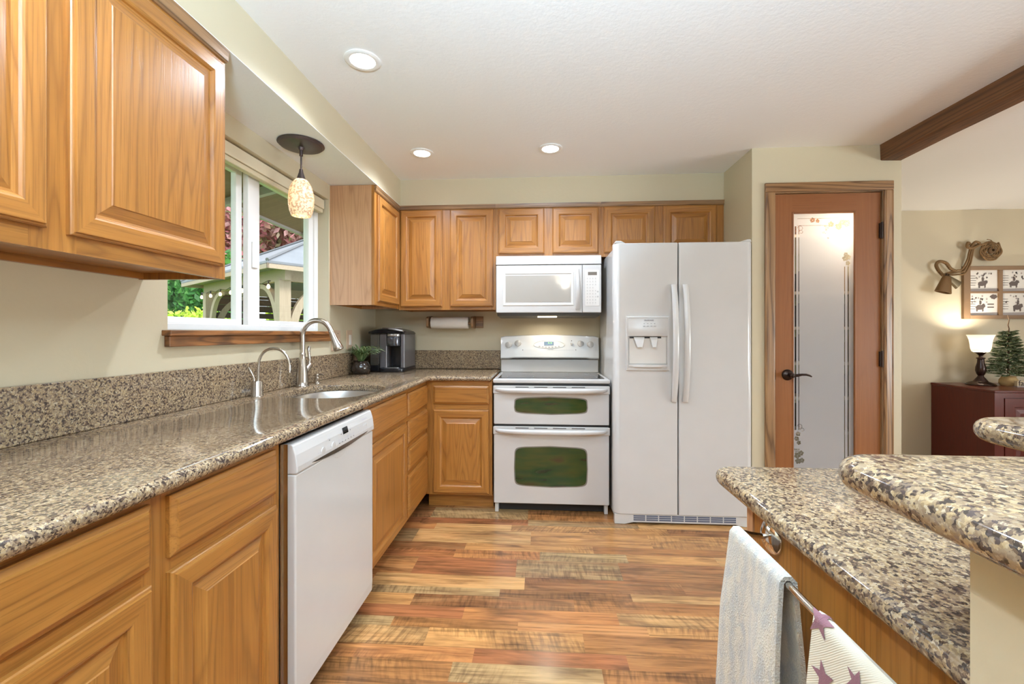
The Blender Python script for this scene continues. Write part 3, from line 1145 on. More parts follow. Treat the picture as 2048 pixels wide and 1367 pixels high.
# I back base cabinet
Ic = thing('base_cabinet', 'honey oak base cabinet with one drawer and one door, left of the range', 'cabinet', (-0.55, YF, 0))
base_body(Ic, 'y-', YF, XF + 0.0005, -0.325, YB)
face_frame(Ic, 'y-', YF, [(XF + 0.0005, -0.715), (-0.36, -0.325)], [(-0.715, -0.36, 0.105, 0.14), (-0.715, -0.36, 0.67, 0.735), (-0.715, -0.36, 0.845, 0.8795)], 0.105, 0.8795)
drawer_front(Ic, 'y-', YF, -0.726, -0.346, 0.722, 0.847)
raised_door(Ic, 'y-', YF, -0.726, -0.346, 0.118, 0.684)

# ------------------------------------------------------------------ worktop, backsplashes, sink
hole = [(-0.979, 1.872), (-0.905, 1.885), (-0.848, 1.925), (-0.815, 2.02), (-0.806, 2.133), (-0.815, 2.24), (-0.845, 2.315), (-0.90, 2.365), (-0.985, 2.388), (-1.08, 2.385), (-1.17, 2.355), (-1.225, 2.30),
        (-1.247, 2.20), (-1.247, 2.10), (-1.235, 2.00), (-1.195, 1.92), (-1.10, 1.88)]


def smooth_loop(p, n=3):
    for _ in range(n):
        q = []
        for i in range(len(p)):
            a, b = p[i], p[(i + 1) % len(p)]
            q.append((a[0] * 0.75 + b[0] * 0.25, a[1] * 0.75 + b[1] * 0.25))
            q.append((a[0] * 0.25 + b[0] * 0.75, a[1] * 0.25 + b[1] * 0.75))
        p = q
    return p


hole = smooth_loop(hole, 2)
XC, YC = -0.744, 2.8955
out = [(XW + 0.001, 0.15), (XC, 0.15), (XC, YC - 0.03), (XC + 0.03, YC), (-0.326, YC), (-0.326, YB - 0.001), (XW + 0.001, YB - 0.001)]
mb = MB()
slab(mb, out, 0.8805, 0.914, 0.0155, hole)
WT = tag(mb.build('worktop', GRAN, smooth=50), 'speckled tan granite L-shaped worktop along the window and range walls', 'worktop')
mb = MB()
mb.box(XW + 0.001, XW + 0.021, 0.15, YB - 0.001, 0.9145, 1.066)
tag(mb.build('backsplash', GRAN, bevel=0.002), 'long granite upstand along the wall below the window', 'backsplash')
mb = MB()
mb.box(XW + 0.022, -0.322, YB - 0.021, YB - 0.001, 0.9145, 1.064)
tag(mb.build('backsplash', GRAN, bevel=0.002), 'granite upstand on the range wall behind the coffee maker', 'backsplash')

# sink bowl, undermounted
mb = MB()
big = offset_poly(hole, -0.004)
rings = []
for d, z in ((-0.02, 0.880), (0.0, 0.880), (0.004, 0.872), (0.010, 0.80), (0.018, 0.74), (0.035, 0.712), (0.08, 0.70)):
    rings.append([(p[0], p[1], z) for p in offset_poly(big, d)])
mb.loft(rings, 0, True, (False, True))
sk = mb.build('sink', SINK, smooth=60)
tag(sk, 'stainless steel undermount sink bowl below the window', 'sink')
mb = MB()
cx = sum(p[0] for p in hole) / len(hole)
cy = sum(p[1] for p in hole) / len(hole)
mb.lathe([(0.045, 0.701), (0.045, 0.704), (0.03, 0.706), (0.028, 0.702), (0.0, 0.702)], (cx, cy, 0), 24, caps=(False, True))
mb.build('drain', CHROME, sk, smooth=40)

# faucet
fb = (-1.290, 2.287, 0.9142)
fa = thing('kitchen_faucet', 'tall brushed nickel gooseneck faucet with pull-down spray head', 'faucet', fb)
MB().lathe([(0.033, 0), (0.033, 0.005), (0.030, 0.009), (0.0295, 0.03), (0.0275, 0.07), (0.023, 0.11), (0.018, 0.145), (0.0155, 0.168), (0.0165, 0.172), (0.0165, 0.178), (0.0145, 0.181)], fb, 32).build('faucet_body', STEEL, fa, smooth=45)
path = [(fb[0], fb[1], fb[2] + 0.178), (fb[0], fb[1], fb[2] + 0.24)]
R = 0.082
for k in range(0, 15):
    a = PI - (PI * 0.90) * k / 14
    path.append((fb[0] + R + R * math.cos(a), fb[1], fb[2] + 0.275 + R * math.sin(a)))
MB().tube(path, 0.0138, 16).build('spout', STEEL, fa, smooth=60)
e = Vector(path[-1])
dirn = (Vector(path[-1]) - Vector(path[-2])).normalized()
hd = [e + dirn * t for t in (0, 0.006, 0.012, 0.05, 0.085, 0.105, 0.112)]
MB().tube(hd, [0.0145, 0.0155, 0.0150, 0.0175, 0.024, 0.0265, 0.024], 20).build('spray_head', STEEL, fa, smooth=50)
mb = MB()
mb.tube([(fb[0], fb[1] + 0.012, fb[2] + 0.075), (fb[0] + 0.004, fb[1] + 0.05, fb[2] + 0.10), (fb[0] + 0.005, fb[1] + 0.066, fb[2] + 0.112)], [0.021, 0.019, 0.016], 16)
mb.tube([(fb[0] + 0.004, fb[1] + 0.06, fb[2] + 0.11), (fb[0] + 0.004, fb[1] + 0.068, fb[2] + 0.14), (fb[0], fb[1] + 0.064, fb[2] + 0.175), (fb[0], fb[1] + 0.066, fb[2] + 0.20), (fb[0], fb[1] + 0.072, fb[2] + 0.214)], [0.008, 0.007, 0.0085, 0.010, 0.007], 12)
mb.build('handle', STEEL, fa, smooth=50)

# filtered water tap
wb = (-1.288, 1.905, 0.9142)
wf = thing('water_tap', 'small brushed nickel filtered-water tap with a thin arched spout, left of the sink', 'faucet', wb)
MB().lathe([(0.026, 0), (0.026, 0.004), (0.0235, 0.008), (0.0235, 0.066), (0.021, 0.071)], wb, 28).build('tap_base', STEEL, wf, smooth=40)
path = [(wb[0], wb[1] + 0.006, wb[2] + 0.07), (wb[0] + 0.002, wb[1] + 0.006, wb[2] + 0.13)]
R = 0.072
for k in range(0, 13):
    a = PI - PI * 0.98 * k / 12
    path.append((wb[0] + 0.004 + R + R * math.cos(a), wb[1] + 0.005, wb[2] + 0.147 + R * math.sin(a)))
path.append((path[-1][0] + 0.001, path[-1][1], path[-1][2] - 0.012))
MB().tube(path, 0.0062, 12).build('spout', STEEL, wf, smooth=60)
e = path[-1]
MB().lathe([(0.009, 0.004), (0.0092, -0.02), (0.007, -0.022), (0.007, -0.03)], e, 16).build('spout_tip', STEEL, wf, smooth=40)
MB().tube([(wb[0] - 0.008, wb[1] - 0.008, wb[2] + 0.066), (wb[0] - 0.010, wb[1] - 0.010, wb[2] + 0.09), (wb[0] - 0.018, wb[1] - 0.018, wb[2] + 0.115), (wb[0] - 0.024, wb[1] - 0.026, wb[2] + 0.135)], [0.004, 0.0035, 0.006, 0.0035], 10).build('handle', STEEL, wf, smooth=50)

# soap dispenser
sb = (-1.285, 2.43, 0.9142)
so = thing('soap_dispenser', 'stubby brushed nickel soap dispenser pump beside the tall faucet', 'soap dispenser', sb)
MB().lathe([(0.021, 0), (0.021, 0.004), (0.012, 0.007), (0.012, 0.018), (0.017, 0.024), (0.017, 0.034), (0.011, 0.04)], sb, 24).build('dispenser_collar', STEEL, so, smooth=40)
mb = MB()
mb.lathe([(0.012, 0.038), (0.015, 0.044), (0.014, 0.054), (0.006, 0.057)], sb, 24)
mb.tube([(sb[0], sb[1], sb[2] + 0.049), (sb[0] + 0.03, sb[1], sb[2] + 0.052), (sb[0] + 0.044, sb[1], sb[2] + 0.047)], [0.007, 0.006, 0.005], 10)
mb.build('pump_head', STEEL, so, smooth=45)

# ================================================================== DISHWASHER
DWY0, DWY1 = 1.262, 1.866
dw = thing('dishwasher', 'white built-in dishwasher with slanted control panel under the worktop', 'dishwasher', (XF, 1.56, 0))
MB().box(-1.33, XF - 0.005, DWY0 + 0.006, DWY1 - 0.006, 0.012, 0.862).build('tub', plain('galvanised_grey', srgb(150, 148, 146), 0.4, 0.6), dw)
mb = MB()
mb.prism([(-0.775, 0.075), (-0.741, 0.075), (-0.735, 0.082), (-0.733, 0.12), (-0.733, 0.772), (-0.735, 0.777), (-0.775, 0.777)], 'y', DWY0, DWY1)
o = mb.build('door', WHITE_T, dw, bevel=0.006, seg=3)
mb = MB()
mb.prism([(-0.775, 0.778), (-0.733, 0.778), (-0.7275, 0.783), (-0.728, 0.80), (-0.733, 0.835), (-0.741, 0.862), (-0.748, 0.868), (-0.775, 0.868)], 'y', DWY0, DWY1)
cp = mb.build('control_panel', WHITE, dw, bevel=0.003)


def on_panel(y, z, off=0.0008):
    pts = [(0.783, -0.7275), (0.80, -0.728), (0.835, -0.733), (0.862, -0.741), (0.868, -0.748)]
    for (a, xa), (b, xb) in zip(pts, pts[1:]):
        if z <= b:
            t_ = (z - a) / (b - a)
            return (xa + (xb - xa) * t_ + off, y, z)
    return (-0.748 + off, y, z)


def patch(mb, y0, y1, z0, z1, m=0, off=0.0008):
    n = 4
    mb.quadgrid(lambda u, v: on_panel(y0 + (y1 - y0) * u, z0 + (z1 - z0) * v, off), 1, n, m)


mb = MB()
patch(mb, 1.575, 1.618, 0.826, 0.849, 0, 0.001)
mb.build('display', BLACKGLASS, dw, recalc=True)
mb = MB()
for k in range(6):
    patch(mb, 1.535 + 0.024 * k, 1.541 + 0.024 * k, 0.801, 0.804, 0, 0.001)
    patch(mb, 1.530 + 0.024 * k, 1.546 + 0.024 * k, 0.8125, 0.8145, 1, 0.001)
    patch(mb, 1.532 + 0.024 * k, 1.544 + 0.024 * k, 0.8075, 0.809, 1, 0.001)
for y in (1.467, 1.556, 1.632):
    patch(mb, y, y + 0.006, 0.829, 0.832, 0, 0.001)
    patch(mb, y - 0.008, y + 0.010, 0.836, 0.8375, 1, 0.001)
for y in (1.70, 1.725, 1.75, 1.78):
    patch(mb, y, y + 0.012, 0.822, 0.824, 1, 0.001)
    patch(mb, y, y + 0.010, 0.806, 0.808, 1, 0.001)
patch(mb, 1.75, 1.80, 0.8435, 0.847, 1, 0.001)
patch(mb, 1.38, 1.80, 0.8545, 0.8555, 2, 0.001)
for y in (1.385, 1.40, 1.47):
    patch(mb, y, y + 0.008, 0.806, 0.808, 1, 0.001)
mb.build('control_print', [plain('dark_print', srgb(70, 70, 74), 0.5), plain('lilac_print', srgb(176, 174, 184), 0.5), plain('seam_print', srgb(198, 196, 192), 0.5)], dw)
for y in (1.422, 1.495):
    mb = MB()
    mb.lathe([(0.0135, 0.0), (0.013, 0.002), (0.009, 0.0025)], (on_panel(y, 0.806, -0.0006)[0], y, 0.806), 24, 0, 'x')
    mb.build('push_button', WHITE, dw, smooth=40)
for y in (1.765, 1.785):
    mb = MB()
    mb.lathe([(0.006, 0.0), (0.0055, 0.0018), (0.003, 0.002)], (on_panel(y, 0.818, -0.0006)[0], y, 0.818), 16, 0, 'x')
    mb.build('push_button', WHITE, dw, smooth=40)
# grip slot: a shallow crescent along the panel foot
mb = MB()
n = 20
up = [(1.345 + (1.80 - 1.345) * k / n, 0.7905) for k in range(n + 1)]
lo_ = [(1.80 - (1.80 - 1.345) * k / n, 0.7905 - 0.0155 * math.sin(PI * k / n) ** 0.7) for k in range(1, n)]
lo_ = [(y, max(z, 0.7745)) for y, z in lo_]
poly = up + lo_
mb.prism([(p[0], p[1]) for p in poly], 'x', -0.745, -0.7268, 0)
part_label(mb.build('grip_slot', plain('slot_taupe', srgb(120, 104, 92), 0.18, 0.7), dw), 'shiny taupe grip recess')
mb = MB()
mb.prism([(y, z) for y, z in [(1.55 + 0.05 * math.cos(a), 0.772 + 0.022 * math.sin(a)) for a in [PI + PI * k / 12 for k in range(13)]]], 'x', -0.736, -0.7318)
mb.build('grip_scoop', WHITE, dw, bevel=0.001)
MB().box(-0.80, XF - 0.07, DWY0 + 0.01, DWY1 - 0.01, 0.002, 0.07).build('toe_panel', DARK, dw)
mb = MB()
mb.box(-0.776, -0.7735, DWY0 - 0.008, DWY0 - 0.001, 0.11, 0.868).box(-0.776, -0.757, DWY0 - 0.0015, DWY0 - 0.0005, 0.11, 0.868)
mb.build('edge_trim', STEEL, dw)

# ================================================================== RANGE
RX0, RX1 = -0.311, 0.4535
RYF = 2.903
rg_ = thing('electric_range', 'white freestanding range with double ovens between oak cabinet and refrigerator', 'stove', ((RX0 + RX1) / 2, 3.2, 0))
mb = MB()
mb.box(RX0 + 0.004, RX1 - 0.004, RYF + 0.036, 3.49, 0.06, 0.866)
mb.box(RX0 + 0.006, RX0 + 0.03, RYF + 0.02, 3.45, 0.0, 0.06).box(RX1 - 0.03, RX1 - 0.006, RYF + 0.02, 3.45, 0.0, 0.06)
mb.build('oven_body', WHITE, rg_, bevel=0.003)
MB().box(RX0 + 0.031, RX1 - 0.031, RYF + 0.06, RYF + 0.08, 0.003, 0.058).build('kick_void', DARK, rg_)
mb = MB()
mb.box(RX0 - 0.006, RX1 + 0.006, RYF, 3.44, 0.868, 0.896)
mb.build('cooktop_frame', WHITE, rg_, bevel=0.009, seg=4)
MB().box(RX0 + 0.025, RX1 - 0.025, RYF + 0.05, 3.40, 0.8955, 0.8985).build('glass_cooktop', plain('ceramic_glass', srgb(60, 60, 64), 0.04, spec=0.9), rg_)
for (x, y, r) in ((-0.14, 3.05, 0.095), (0.28, 3.05, 0.115), (-0.14, 3.29, 0.085), (0.28, 3.29, 0.085)):
    mb = MB()
    mb.lathe([(r, 0.0), (r, 0.0004), (r - 0.004, 0.0004), (r - 0.004, 0.0)], (x, y, 0.8985), 40, caps=(False, False))
    mb.build('burner_ring', plain('burner_grey', srgb(120, 120, 124), 0.3), rg_)


def superrect(cx, cz, hw, hh, bulge_x, bulge_z, n=48):
    pts = []
    for k in range(n):
        a = 2 * PI * k / n
        c_, s_ = math.cos(a), math.sin(a)
        ex = 0.16
        x = hw * (abs(c_) ** ex) * (1 if c_ >= 0 else -1)
        z = hh * (abs(s_) ** ex) * (1 if s_ >= 0 else -1)
        x += bulge_x * (1 if c_ >= 0 else -1) * (1 - (z / hh) ** 2) - (bulge_x * (1 if c_ >= 0 else -1))
        z += (bulge_z * (1 if s_ >= 0 else -1)) * (1 - (x / hw) ** 2) - (bulge_z * (1 if s_ >= 0 else -1))
        pts.append((cx + x, cz + z))
    return pts


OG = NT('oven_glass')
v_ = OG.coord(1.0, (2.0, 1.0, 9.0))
OG.base(OG.ramp(OG.noise(v_, 1.6, 2.0), [(0.28, srgb(34, 28, 26)), (0.46, srgb(30, 58, 28)), (0.6, srgb(56, 66, 30)), (0.74, srgb(60, 36, 30))]))  # green bands paint the outdoor reflection into the glass colour
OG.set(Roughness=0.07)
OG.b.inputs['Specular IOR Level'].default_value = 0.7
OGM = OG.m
HALO = plain('oven_window_shade', srgb(120, 112, 104), 0.3)


def oven_door(z0, z1, wz0, wz1, name, label):
    mb_ = MB()
    mb_.box(RX0, RX1, RYF, RYF + 0.034, z0, z1)
    d_ = mb_.build('oven_door', WHITE, rg_, bevel=0.006, seg=3)
    part_label(d_, label)
    cx_, cz_ = 0.069, (wz0 + wz1) / 2
    hw, hh = 0.238, (wz1 - wz0) / 2
    m2 = MB()
    m2.prism(superrect(cx_, cz_, hw + 0.007, hh + 0.007, 0.006, 0.012), 'y', RYF - 0.0006, RYF + 0.002)
    m2.build('window_border', HALO, d_)
    m2 = MB()
    m2.prism(superrect(cx_, cz_, hw, hh, 0.006, 0.012), 'y', RYF - 0.0012, RYF + 0.002)
    m2.build('oven_window', OGM, d_)
    # handle across the top, bowed and tapering at both ends
    m2 = MB()
    zt = z1 - 0.024
    rings_ = []
    for k in range(25):
        u = k / 24
        x = RX0 + 0.012 + (RX1 - RX0 - 0.024) * u
        s = math.sin(PI * u) ** 0.35 if 0 < u < 1 else 0.0
        yc = RYF - 0.004 - 0.040 * s
        hz_ = 0.008 + 0.010 * s
        hy = 0.006 + 0.006 * s
        rings_.append([(x, yc + hy * math.cos(2 * PI * q / 14), zt - 0.006 * s + hz_ * math.sin(2 * PI * q / 14)) for q in range(14)])
    m2.loft(rings_)
    m2.build('door_handle', WHITE, d_, smooth=60)
    m2 = MB()
    m2.box(RX0 - 0.003, RX1 + 0.003, RYF - 0.006, RYF + 0.001, z1 - 0.052, z1)
    m2.build('handle_rail', WHITE, d_, bevel=0.003)
    m2 = MB()
    for q in range(4):
        x = -0.165 + q * 0.124
        m2.box(x, x + 0.088, RYF - 0.0068, RYF - 0.005, z1 - 0.0105, z1 - 0.006)
    m2.build('vent_slot', DARK, d_)
    return d_


oven_door(0.594, 0.852, 0.667, 0.774, 'a', 'short upper oven door')
oven_door(0.066, 0.580, 0.184, 0.446, 'b', 'tall lower oven door')
MB().box(RX0 + 0.003, RX1 - 0.003, RYF + 0.012, RYF + 0.03, 0.580, 0.594).build('door_gap', DARK, rg_)
MB().box(RX0 + 0.003, RX1 - 0.003, RYF + 0.010, RYF + 0.03, 0.852, 0.868).build('door_gap', DARK, rg_)
# backguard
mb = MB()
mb.box(RX0 + 0.002, RX1 - 0.002, 3.43, 3.50, 0.897, 0.997)
mb.build('back_riser', WHITE, rg_, bevel=0.004)
MB().box(RX0 + 0.006, RX1 - 0.006, 3.44, 3.50, 0.996, 1.006).build('vent_gap', DARK, rg_)
n = 24
topz = lambda x: 1.178 + 0.011 * (1 - ((x - 0.071) / 0.38) ** 2)
xs = [RX0 + 0.001 + (RX1 - RX0 - 0.002) * k / n for k in range(n + 1)]


def bot(x):
    return 1.006 if abs(x - 0.07) < 0.31 else 1.0015


mb = MB()
rings = []
for x in xs:
    tz = topz(x) - (0.006 if x in (xs[0], xs[-1]) else 0)
    rings.append([(x, 3.41, bot(x)), (x, 3.402, bot(x) + 0.01), (x, 3.435, tz - 0.006), (x, 3.445, tz), (x, 3.50, tz), (x, 3.50, bot(x))])
mb.loft(rings)
bg = mb.build('control_panel', WHITE, rg_, smooth=35)


def bgp(x, z, off=0.001):
    """point on the sloping control face"""
    t_ = (z - 1.014) / (topz(x) - 0.006 - 1.014)
    return (x, 3.402 + (3.435 - 3.402) * t_ - off, z)


mb = MB()
pts = []
for k in range(40):
    a = 2 * PI * k / 40
    pts.append((0.069 + 0.123 * math.cos(a) , 1.112 + (0.036 if math.sin(a) > 0 else 0.028) * math.sin(a)))
ring0 = [bgp(x, z, 0.001) for x, z in pts]
ring1 = [bgp(x, z, 0.004) for x, z in pts]
ring2 = [bgp(0.069 + (x - 0.069) * 0.96, 1.112 + (z - 1.112) * 0.92, 0.004) for x, z in pts]
ring3 = [bgp(0.069 + (x - 0.069) * 0.94, 1.112 + (z - 1.112) * 0.88, 0.002) for x, z in pts]
mb.loft([ring0, ring1, ring2, ring3])
mb.build('clock_bezel', plain('satin_grey_white', srgb(214, 212, 208), 0.3), rg_, smooth=30)
mb = MB()
q = [bgp(x, z, 0.005) for x, z in ((0.030, 1.108), (0.104, 1.108), (0.104, 1.136), (0.030, 1.136))]
q2 = [(p[0], p[1] + 0.004, p[2]) for p in q]
mb.loft([q2, q])
mb.build('clock_display', BLACKGLASS, rg_)
LED = plain('green_led', srgb(120, 190, 110), 0.5, emit=(0.35, 0.9, 0.3, 1), estr=0.6)
mb = MB()
for (x, w) in ((0.061, 0.011), (0.079, 0.011)):
    q = [bgp(a, b, 0.0056) for a, b in ((x, 1.122), (x + w, 1.122), (x + w, 1.131), (x, 1.131))]
    mb.face([mb.v(p) for p in q])
mb.build('clock_digits', LED, rg_)
mb = MB()
for k in range(7):
    x = -0.006 + 0.025 * k
    z = 1.099 - 0.006 * (1 - ((k - 3) / 3.0) ** 2)
    r_ = [bgp(x + 0.008 * math.cos(2 * PI * j / 14), z + 0.0042 * math.sin(2 * PI * j / 14), 0.0025) for j in range(14)]
    r2_ = [(p[0], p[1] - 0.002, p[2]) for p in r_]
    mb.loft([r_, r2_])
mb.build('oven_button', GREY, rg_)


def knob(x, z, r):
    k_ = MB()
    p = bgp(x, z, 0)
    k_.lathe([(r * 1.25, 0.0), (r * 1.25, -0.003), (r * 1.05, -0.005), (r, -0.016), (r * 0.85, -0.018), (0.0, -0.018)], (p[0], p[1] - 0.0, p[2]), 28, 0, 'y', (True, False))
    k_.box(p[0] - 0.0042, p[0] + 0.0042, p[1] - 0.028, p[1] - 0.012, p[2] - r * 0.98, p[2] + r * 0.98)
    k_.build('knob', WHITE, rg_, smooth=35)


knob(-0.250, 1.112, 0.0215)
knob(-0.176, 1.122, 0.0215)
knob(0.312, 1.120, 0.0215)
knob(0.388, 1.114, 0.0215)
for (x, z) in ((-0.137, 1.070), (0.276, 1.072), (0.244, 1.143)):
    p = bgp(x, z, 0.001)
    mb = MB()
    mb.lathe([(0.0035, 0.0), (0.003, -0.001)], p, 12, 0, 'y')
    mb.build('indicator_dot', plain('dot_brown', srgb(70, 50, 44), 0.5), rg_)
mb = MB()
mb.box(0.236, 0.250, 3.405, 3.420, 1.112, 1.128)
mb.build('rocker_switch', WHITE, rg_, bevel=0.002)
mb = MB()
q = [bgp(a, b, 0.001) for a, b in ((0.05, 1.0690), (0.26, 1.0690), (0.26, 1.0702), (0.05, 1.0702))]
mb.face([mb.v(p) for p in q])
mb.build('badge_line', GREY, rg_)
p = bgp(0.07, 1.0715, 0.001)
text('MAYTAG', 0.011, (0.08, p[1] - 0.0008, 1.0745), 'y-', GREY, 'badge_lettering', rg_)

# ================================================================== MICROWAVE
MX0, MX1, MZ0, MZ1, MYF = -0.3155, 0.429, 1.3475, 1.757, 3.10
mw = thing('microwave', 'white over-the-range microwave mounted below the short cabinet', 'microwave', (0.057, 3.3, MZ0))
MB().box(MX0 + 0.002, MX1 - 0.002, MYF + 0.03, YB - 0.002, MZ0 - 0.002, MZ1).build('housing', WHITE, mw, bevel=0.003)
mb = MB()
mb.prism([(MYF - 0.004, 1.690), (MYF + 0.006, 1.752), (MYF + 0.03, 1.757), (MYF + 0.03, 1.690)], 'x', MX0, MX1)
mb.build('vent_panel', WHITE, mw, bevel=0.002)
DXR = 0.297
mb = MB()
mb.box(MX0, DXR - 0.001, MYF, MYF + 0.029, MZ0, 1.686)
md = mb.build('door', WHITE, mw, bevel=0.005, seg=3)
mb = MB()
f = mapf('y-', MYF)
a0, a1, b0, b1 = -0.266, 0.236, 1.397, 1.640
for (ins, h), (ins2, h2) in (((0, 0.0003), (0.004, 0.003)), ((0.004, 0.003), (0.014, 0.003)), ((0.014, 0.003), (0.02, -0.001))):
    r0 = [f(a0 + ins, b0 + ins, h), f(a1 - ins, b0 + ins, h), f(a1 - ins, b1 - ins, h), f(a0 + ins, b1 - ins, h)]
    r1 = [f(a0 + ins2, b0 + ins2, h2), f(a1 - ins2, b0 + ins2, h2), f(a1 - ins2, b1 - ins2, h2), f(a0 + ins2, b1 - ins2, h2)]
    mb.loft([r0, r1], 0, True, (False, False))
mb.build('window_bezel', plain('bezel_white', srgb(226, 225, 220), 0.25), md, recalc=True)
MB().box(-0.247, 0.216, MYF - 0.0012, MYF + 0.002, 1.424, 1.612).build('door_window', plain('screened_glass', srgb(176, 172, 164), 0.06, spec=0.8), md)
mb = MB()
n = 14
mb.loft([[(0.262 + w * 0.5 * sx, MYF - 0.004 - 0.028 * math.sin(PI * k / n) + dy, 1.372 + (1.655 - 1.372) * k / n) for sx, dy in ((-1, 0.008), (-1, 0), (-0.6, -0.004), (0.6, -0.004), (1, 0), (1, 0.008))] for k, w in [(k, 0.020 + 0.012 * (1 - k / n)) for k in range(n + 1)]])
mb.build('door_handle', WHITE, md, smooth=40)
text('Whirlpool', 0.013, (-0.016, MYF - 0.0008, 1.410), 'y-', GREY, 'badge_lettering', md)
mb = MB()
mb.box(DXR + 0.001, MX1, MYF, MYF + 0.029, MZ0, 1.686)
mc = mb.build('control_panel', WHITE, mw, bevel=0.005, seg=3)
MB().box(0.316, 0.414, MYF - 0.001, MYF + 0.002, 1.395, 1.648).build('keypad_plate', plain('keypad_white', srgb(232, 230, 226), 0.18), mc, bevel=0.0008)
MB().box(0.335, 0.398, MYF - 0.002, MYF + 0.001, 1.611, 1.634).build('display', plain('display_grey', srgb(120, 112, 104), 0.06), mc)
mb = MB()
for r_ in range(9):
    for k in range(4):
        z = 1.588 - 0.0215 * r_
        x = 0.327 + 0.019 * k
        if r_ in (3,) and k > 2:
            continue
        mb.box(x, x + 0.008, MYF - 0.0014, MYF - 0.0008, z - 0.0025, z + 0.0035)
        mb.box(x - 0.001, x + 0.009, MYF - 0.0014, MYF - 0.0008, z - 0.008, z - 0.0065)
for z in (1.495, 1.460):
    mb.lathe([(0.007, 0.0), (0.006, -0.0006)], (0.404, MYF - 0.0008, z), 16, 0, 'y')
mb.build('keypad_print', plain('keypad_print', srgb(196, 194, 190), 0.5), mc)
mb = MB()
mb.prism([(MYF + 0.012, 1.345), (3.45, 1.345), (3.40, 1.318), (MYF + 0.05, 1.326)], 'x', MX0 + 0.006, MX1 - 0.006)
part_label(mb.build('underside_tray', plain('tray_grey', srgb(96, 92, 86), 0.35, 0.5), mw), 'dark grey vented underside')
mb = MB()
mb.box(-0.02, 0.12, MYF + 0.06, MYF + 0.16, 1.319, 1.3245)
mb.build('task_lamp', plain('task_lens', srgb(255, 244, 220), 0.4, emit=(1.0, 0.88, 0.66, 1), estr=3.0), mw)
lamp('range_task_light', 'AREA', (0.05, 3.30, 1.312), 1.5, (1.0, 0.90, 0.74), 0.12, (math.radians(-8), 0, 0), 0.06)

# ================================================================== REFRIGERATOR
FX0_, FX1_, FYF = 0.464, 1.3085, 2.778
fr = thing('refrigerator', 'white side-by-side refrigerator with ice dispenser, right of the range', 'refrigerator', (0.886, 3.1, 0))
MB().box(FX0_ + 0.008, FX1_ - 0.004, FYF + 0.075, 3.49, 0.03, 1.752).build('cabinet_shell', WHITE_T, fr, bevel=0.008, seg=3)


def fridge_door(x0, x1, rl, rr, label):
    mb_ = MB()
    yb = FYF + 0.068
    prof = [(x0, yb), (x1, yb)]
    for k in range(7):
        a = PI / 2 * k / 6
        prof.append((x1 - rr * (1 - math.cos(a)), FYF + rr * 0.9 * (1 - math.sin(a))))
    for k in range(7):
        a = PI / 2 * k / 6
        prof.append((x0 + rl * (1 - math.sin(a)), FYF + rl * 0.9 * (1 - math.cos(a))))
    z0, z1 = 0.068, 1.768
    mb_.loft([[(p[0], p[1], z0) for p in prof], [(p[0], p[1], z1 - 0.004) for p in prof], [(p[0], p[1] + 0.004 * (1 if p[1] < FYF + 0.03 else 0), z1) for p in prof]])
    o_ = mb_.build('door', WHITE_T, fr, smooth=40)
    part_label(o_, label)
    return o_


XM = 0.8595
fdl = fridge_door(FX0_, XM - 0.004, 0.045, 0.008, 'left freezer door with dispenser')
fdr = fridge_door(XM + 0.004, FX1_ + 0.004, 0.008, 0.04, 'plain right refrigerator door')


def fhandle(parent, x, sgn):
    mb_ = MB()
    rings_ = []
    n_ = 26
    for k in range(n_ + 1):
        u = k / n_
        z = 0.775 + (1.505 - 0.775) * u
        s = math.sin(PI * u)
        off = 0.006 + 0.046 * s ** 0.75
        xc = x
        wv = 0.017 + 0.002 * s
        tt = 0.011 + 0.005 * s
        rings_.append([(xc + wv * math.cos(2 * PI * q / 14), FYF - off + tt * math.sin(2 * PI * q / 14), z) for q in range(14)])
    mb_.loft(rings_)
    return mb_.build('door_handle', WHITE, parent, smooth=60)


fhandle(fdl, 0.831, -1)
fhandle(fdr, 0.900, 1)
# dispenser
dx0, dx1, dz0, dz1 = 0.537, 0.803, 0.968, 1.308
mb = MB()
f = mapf('y-', FYF)


def frame_ring(r0, r1):
    mb.loft([[f(*p) for p in r0], [f(*p) for p in r1]], 0, True, (False, False))


def rect(x0, x1, z0, z1, h):
    return [(x0, z0, h), (x1, z0, h), (x1, z1, h), (x0, z1, h)]


frame_ring(rect(dx0, dx1, dz0, dz1, -0.001), rect(dx0 + 0.002, dx1 - 0.002, dz0 + 0.002, dz1 - 0.002, 0.010))
frame_ring(rect(dx0 + 0.002, dx1 - 0.002, dz0 + 0.002, dz1 - 0.002, 0.010), rect(dx0 + 0.012, dx1 - 0.012, dz0 + 0.012, dz1 - 0.010, 0.011))
frame_ring(rect(dx0 + 0.012, dx1 - 0.012, dz0 + 0.012, dz1 - 0.010, 0.011), rect(dx0 + 0.016, dx1 - 0.016, dz0 + 0.03, dz1 - 0.014, 0.003))
ds = mb.build('dispenser_frame', WHITE, fdl)
mb = MB()
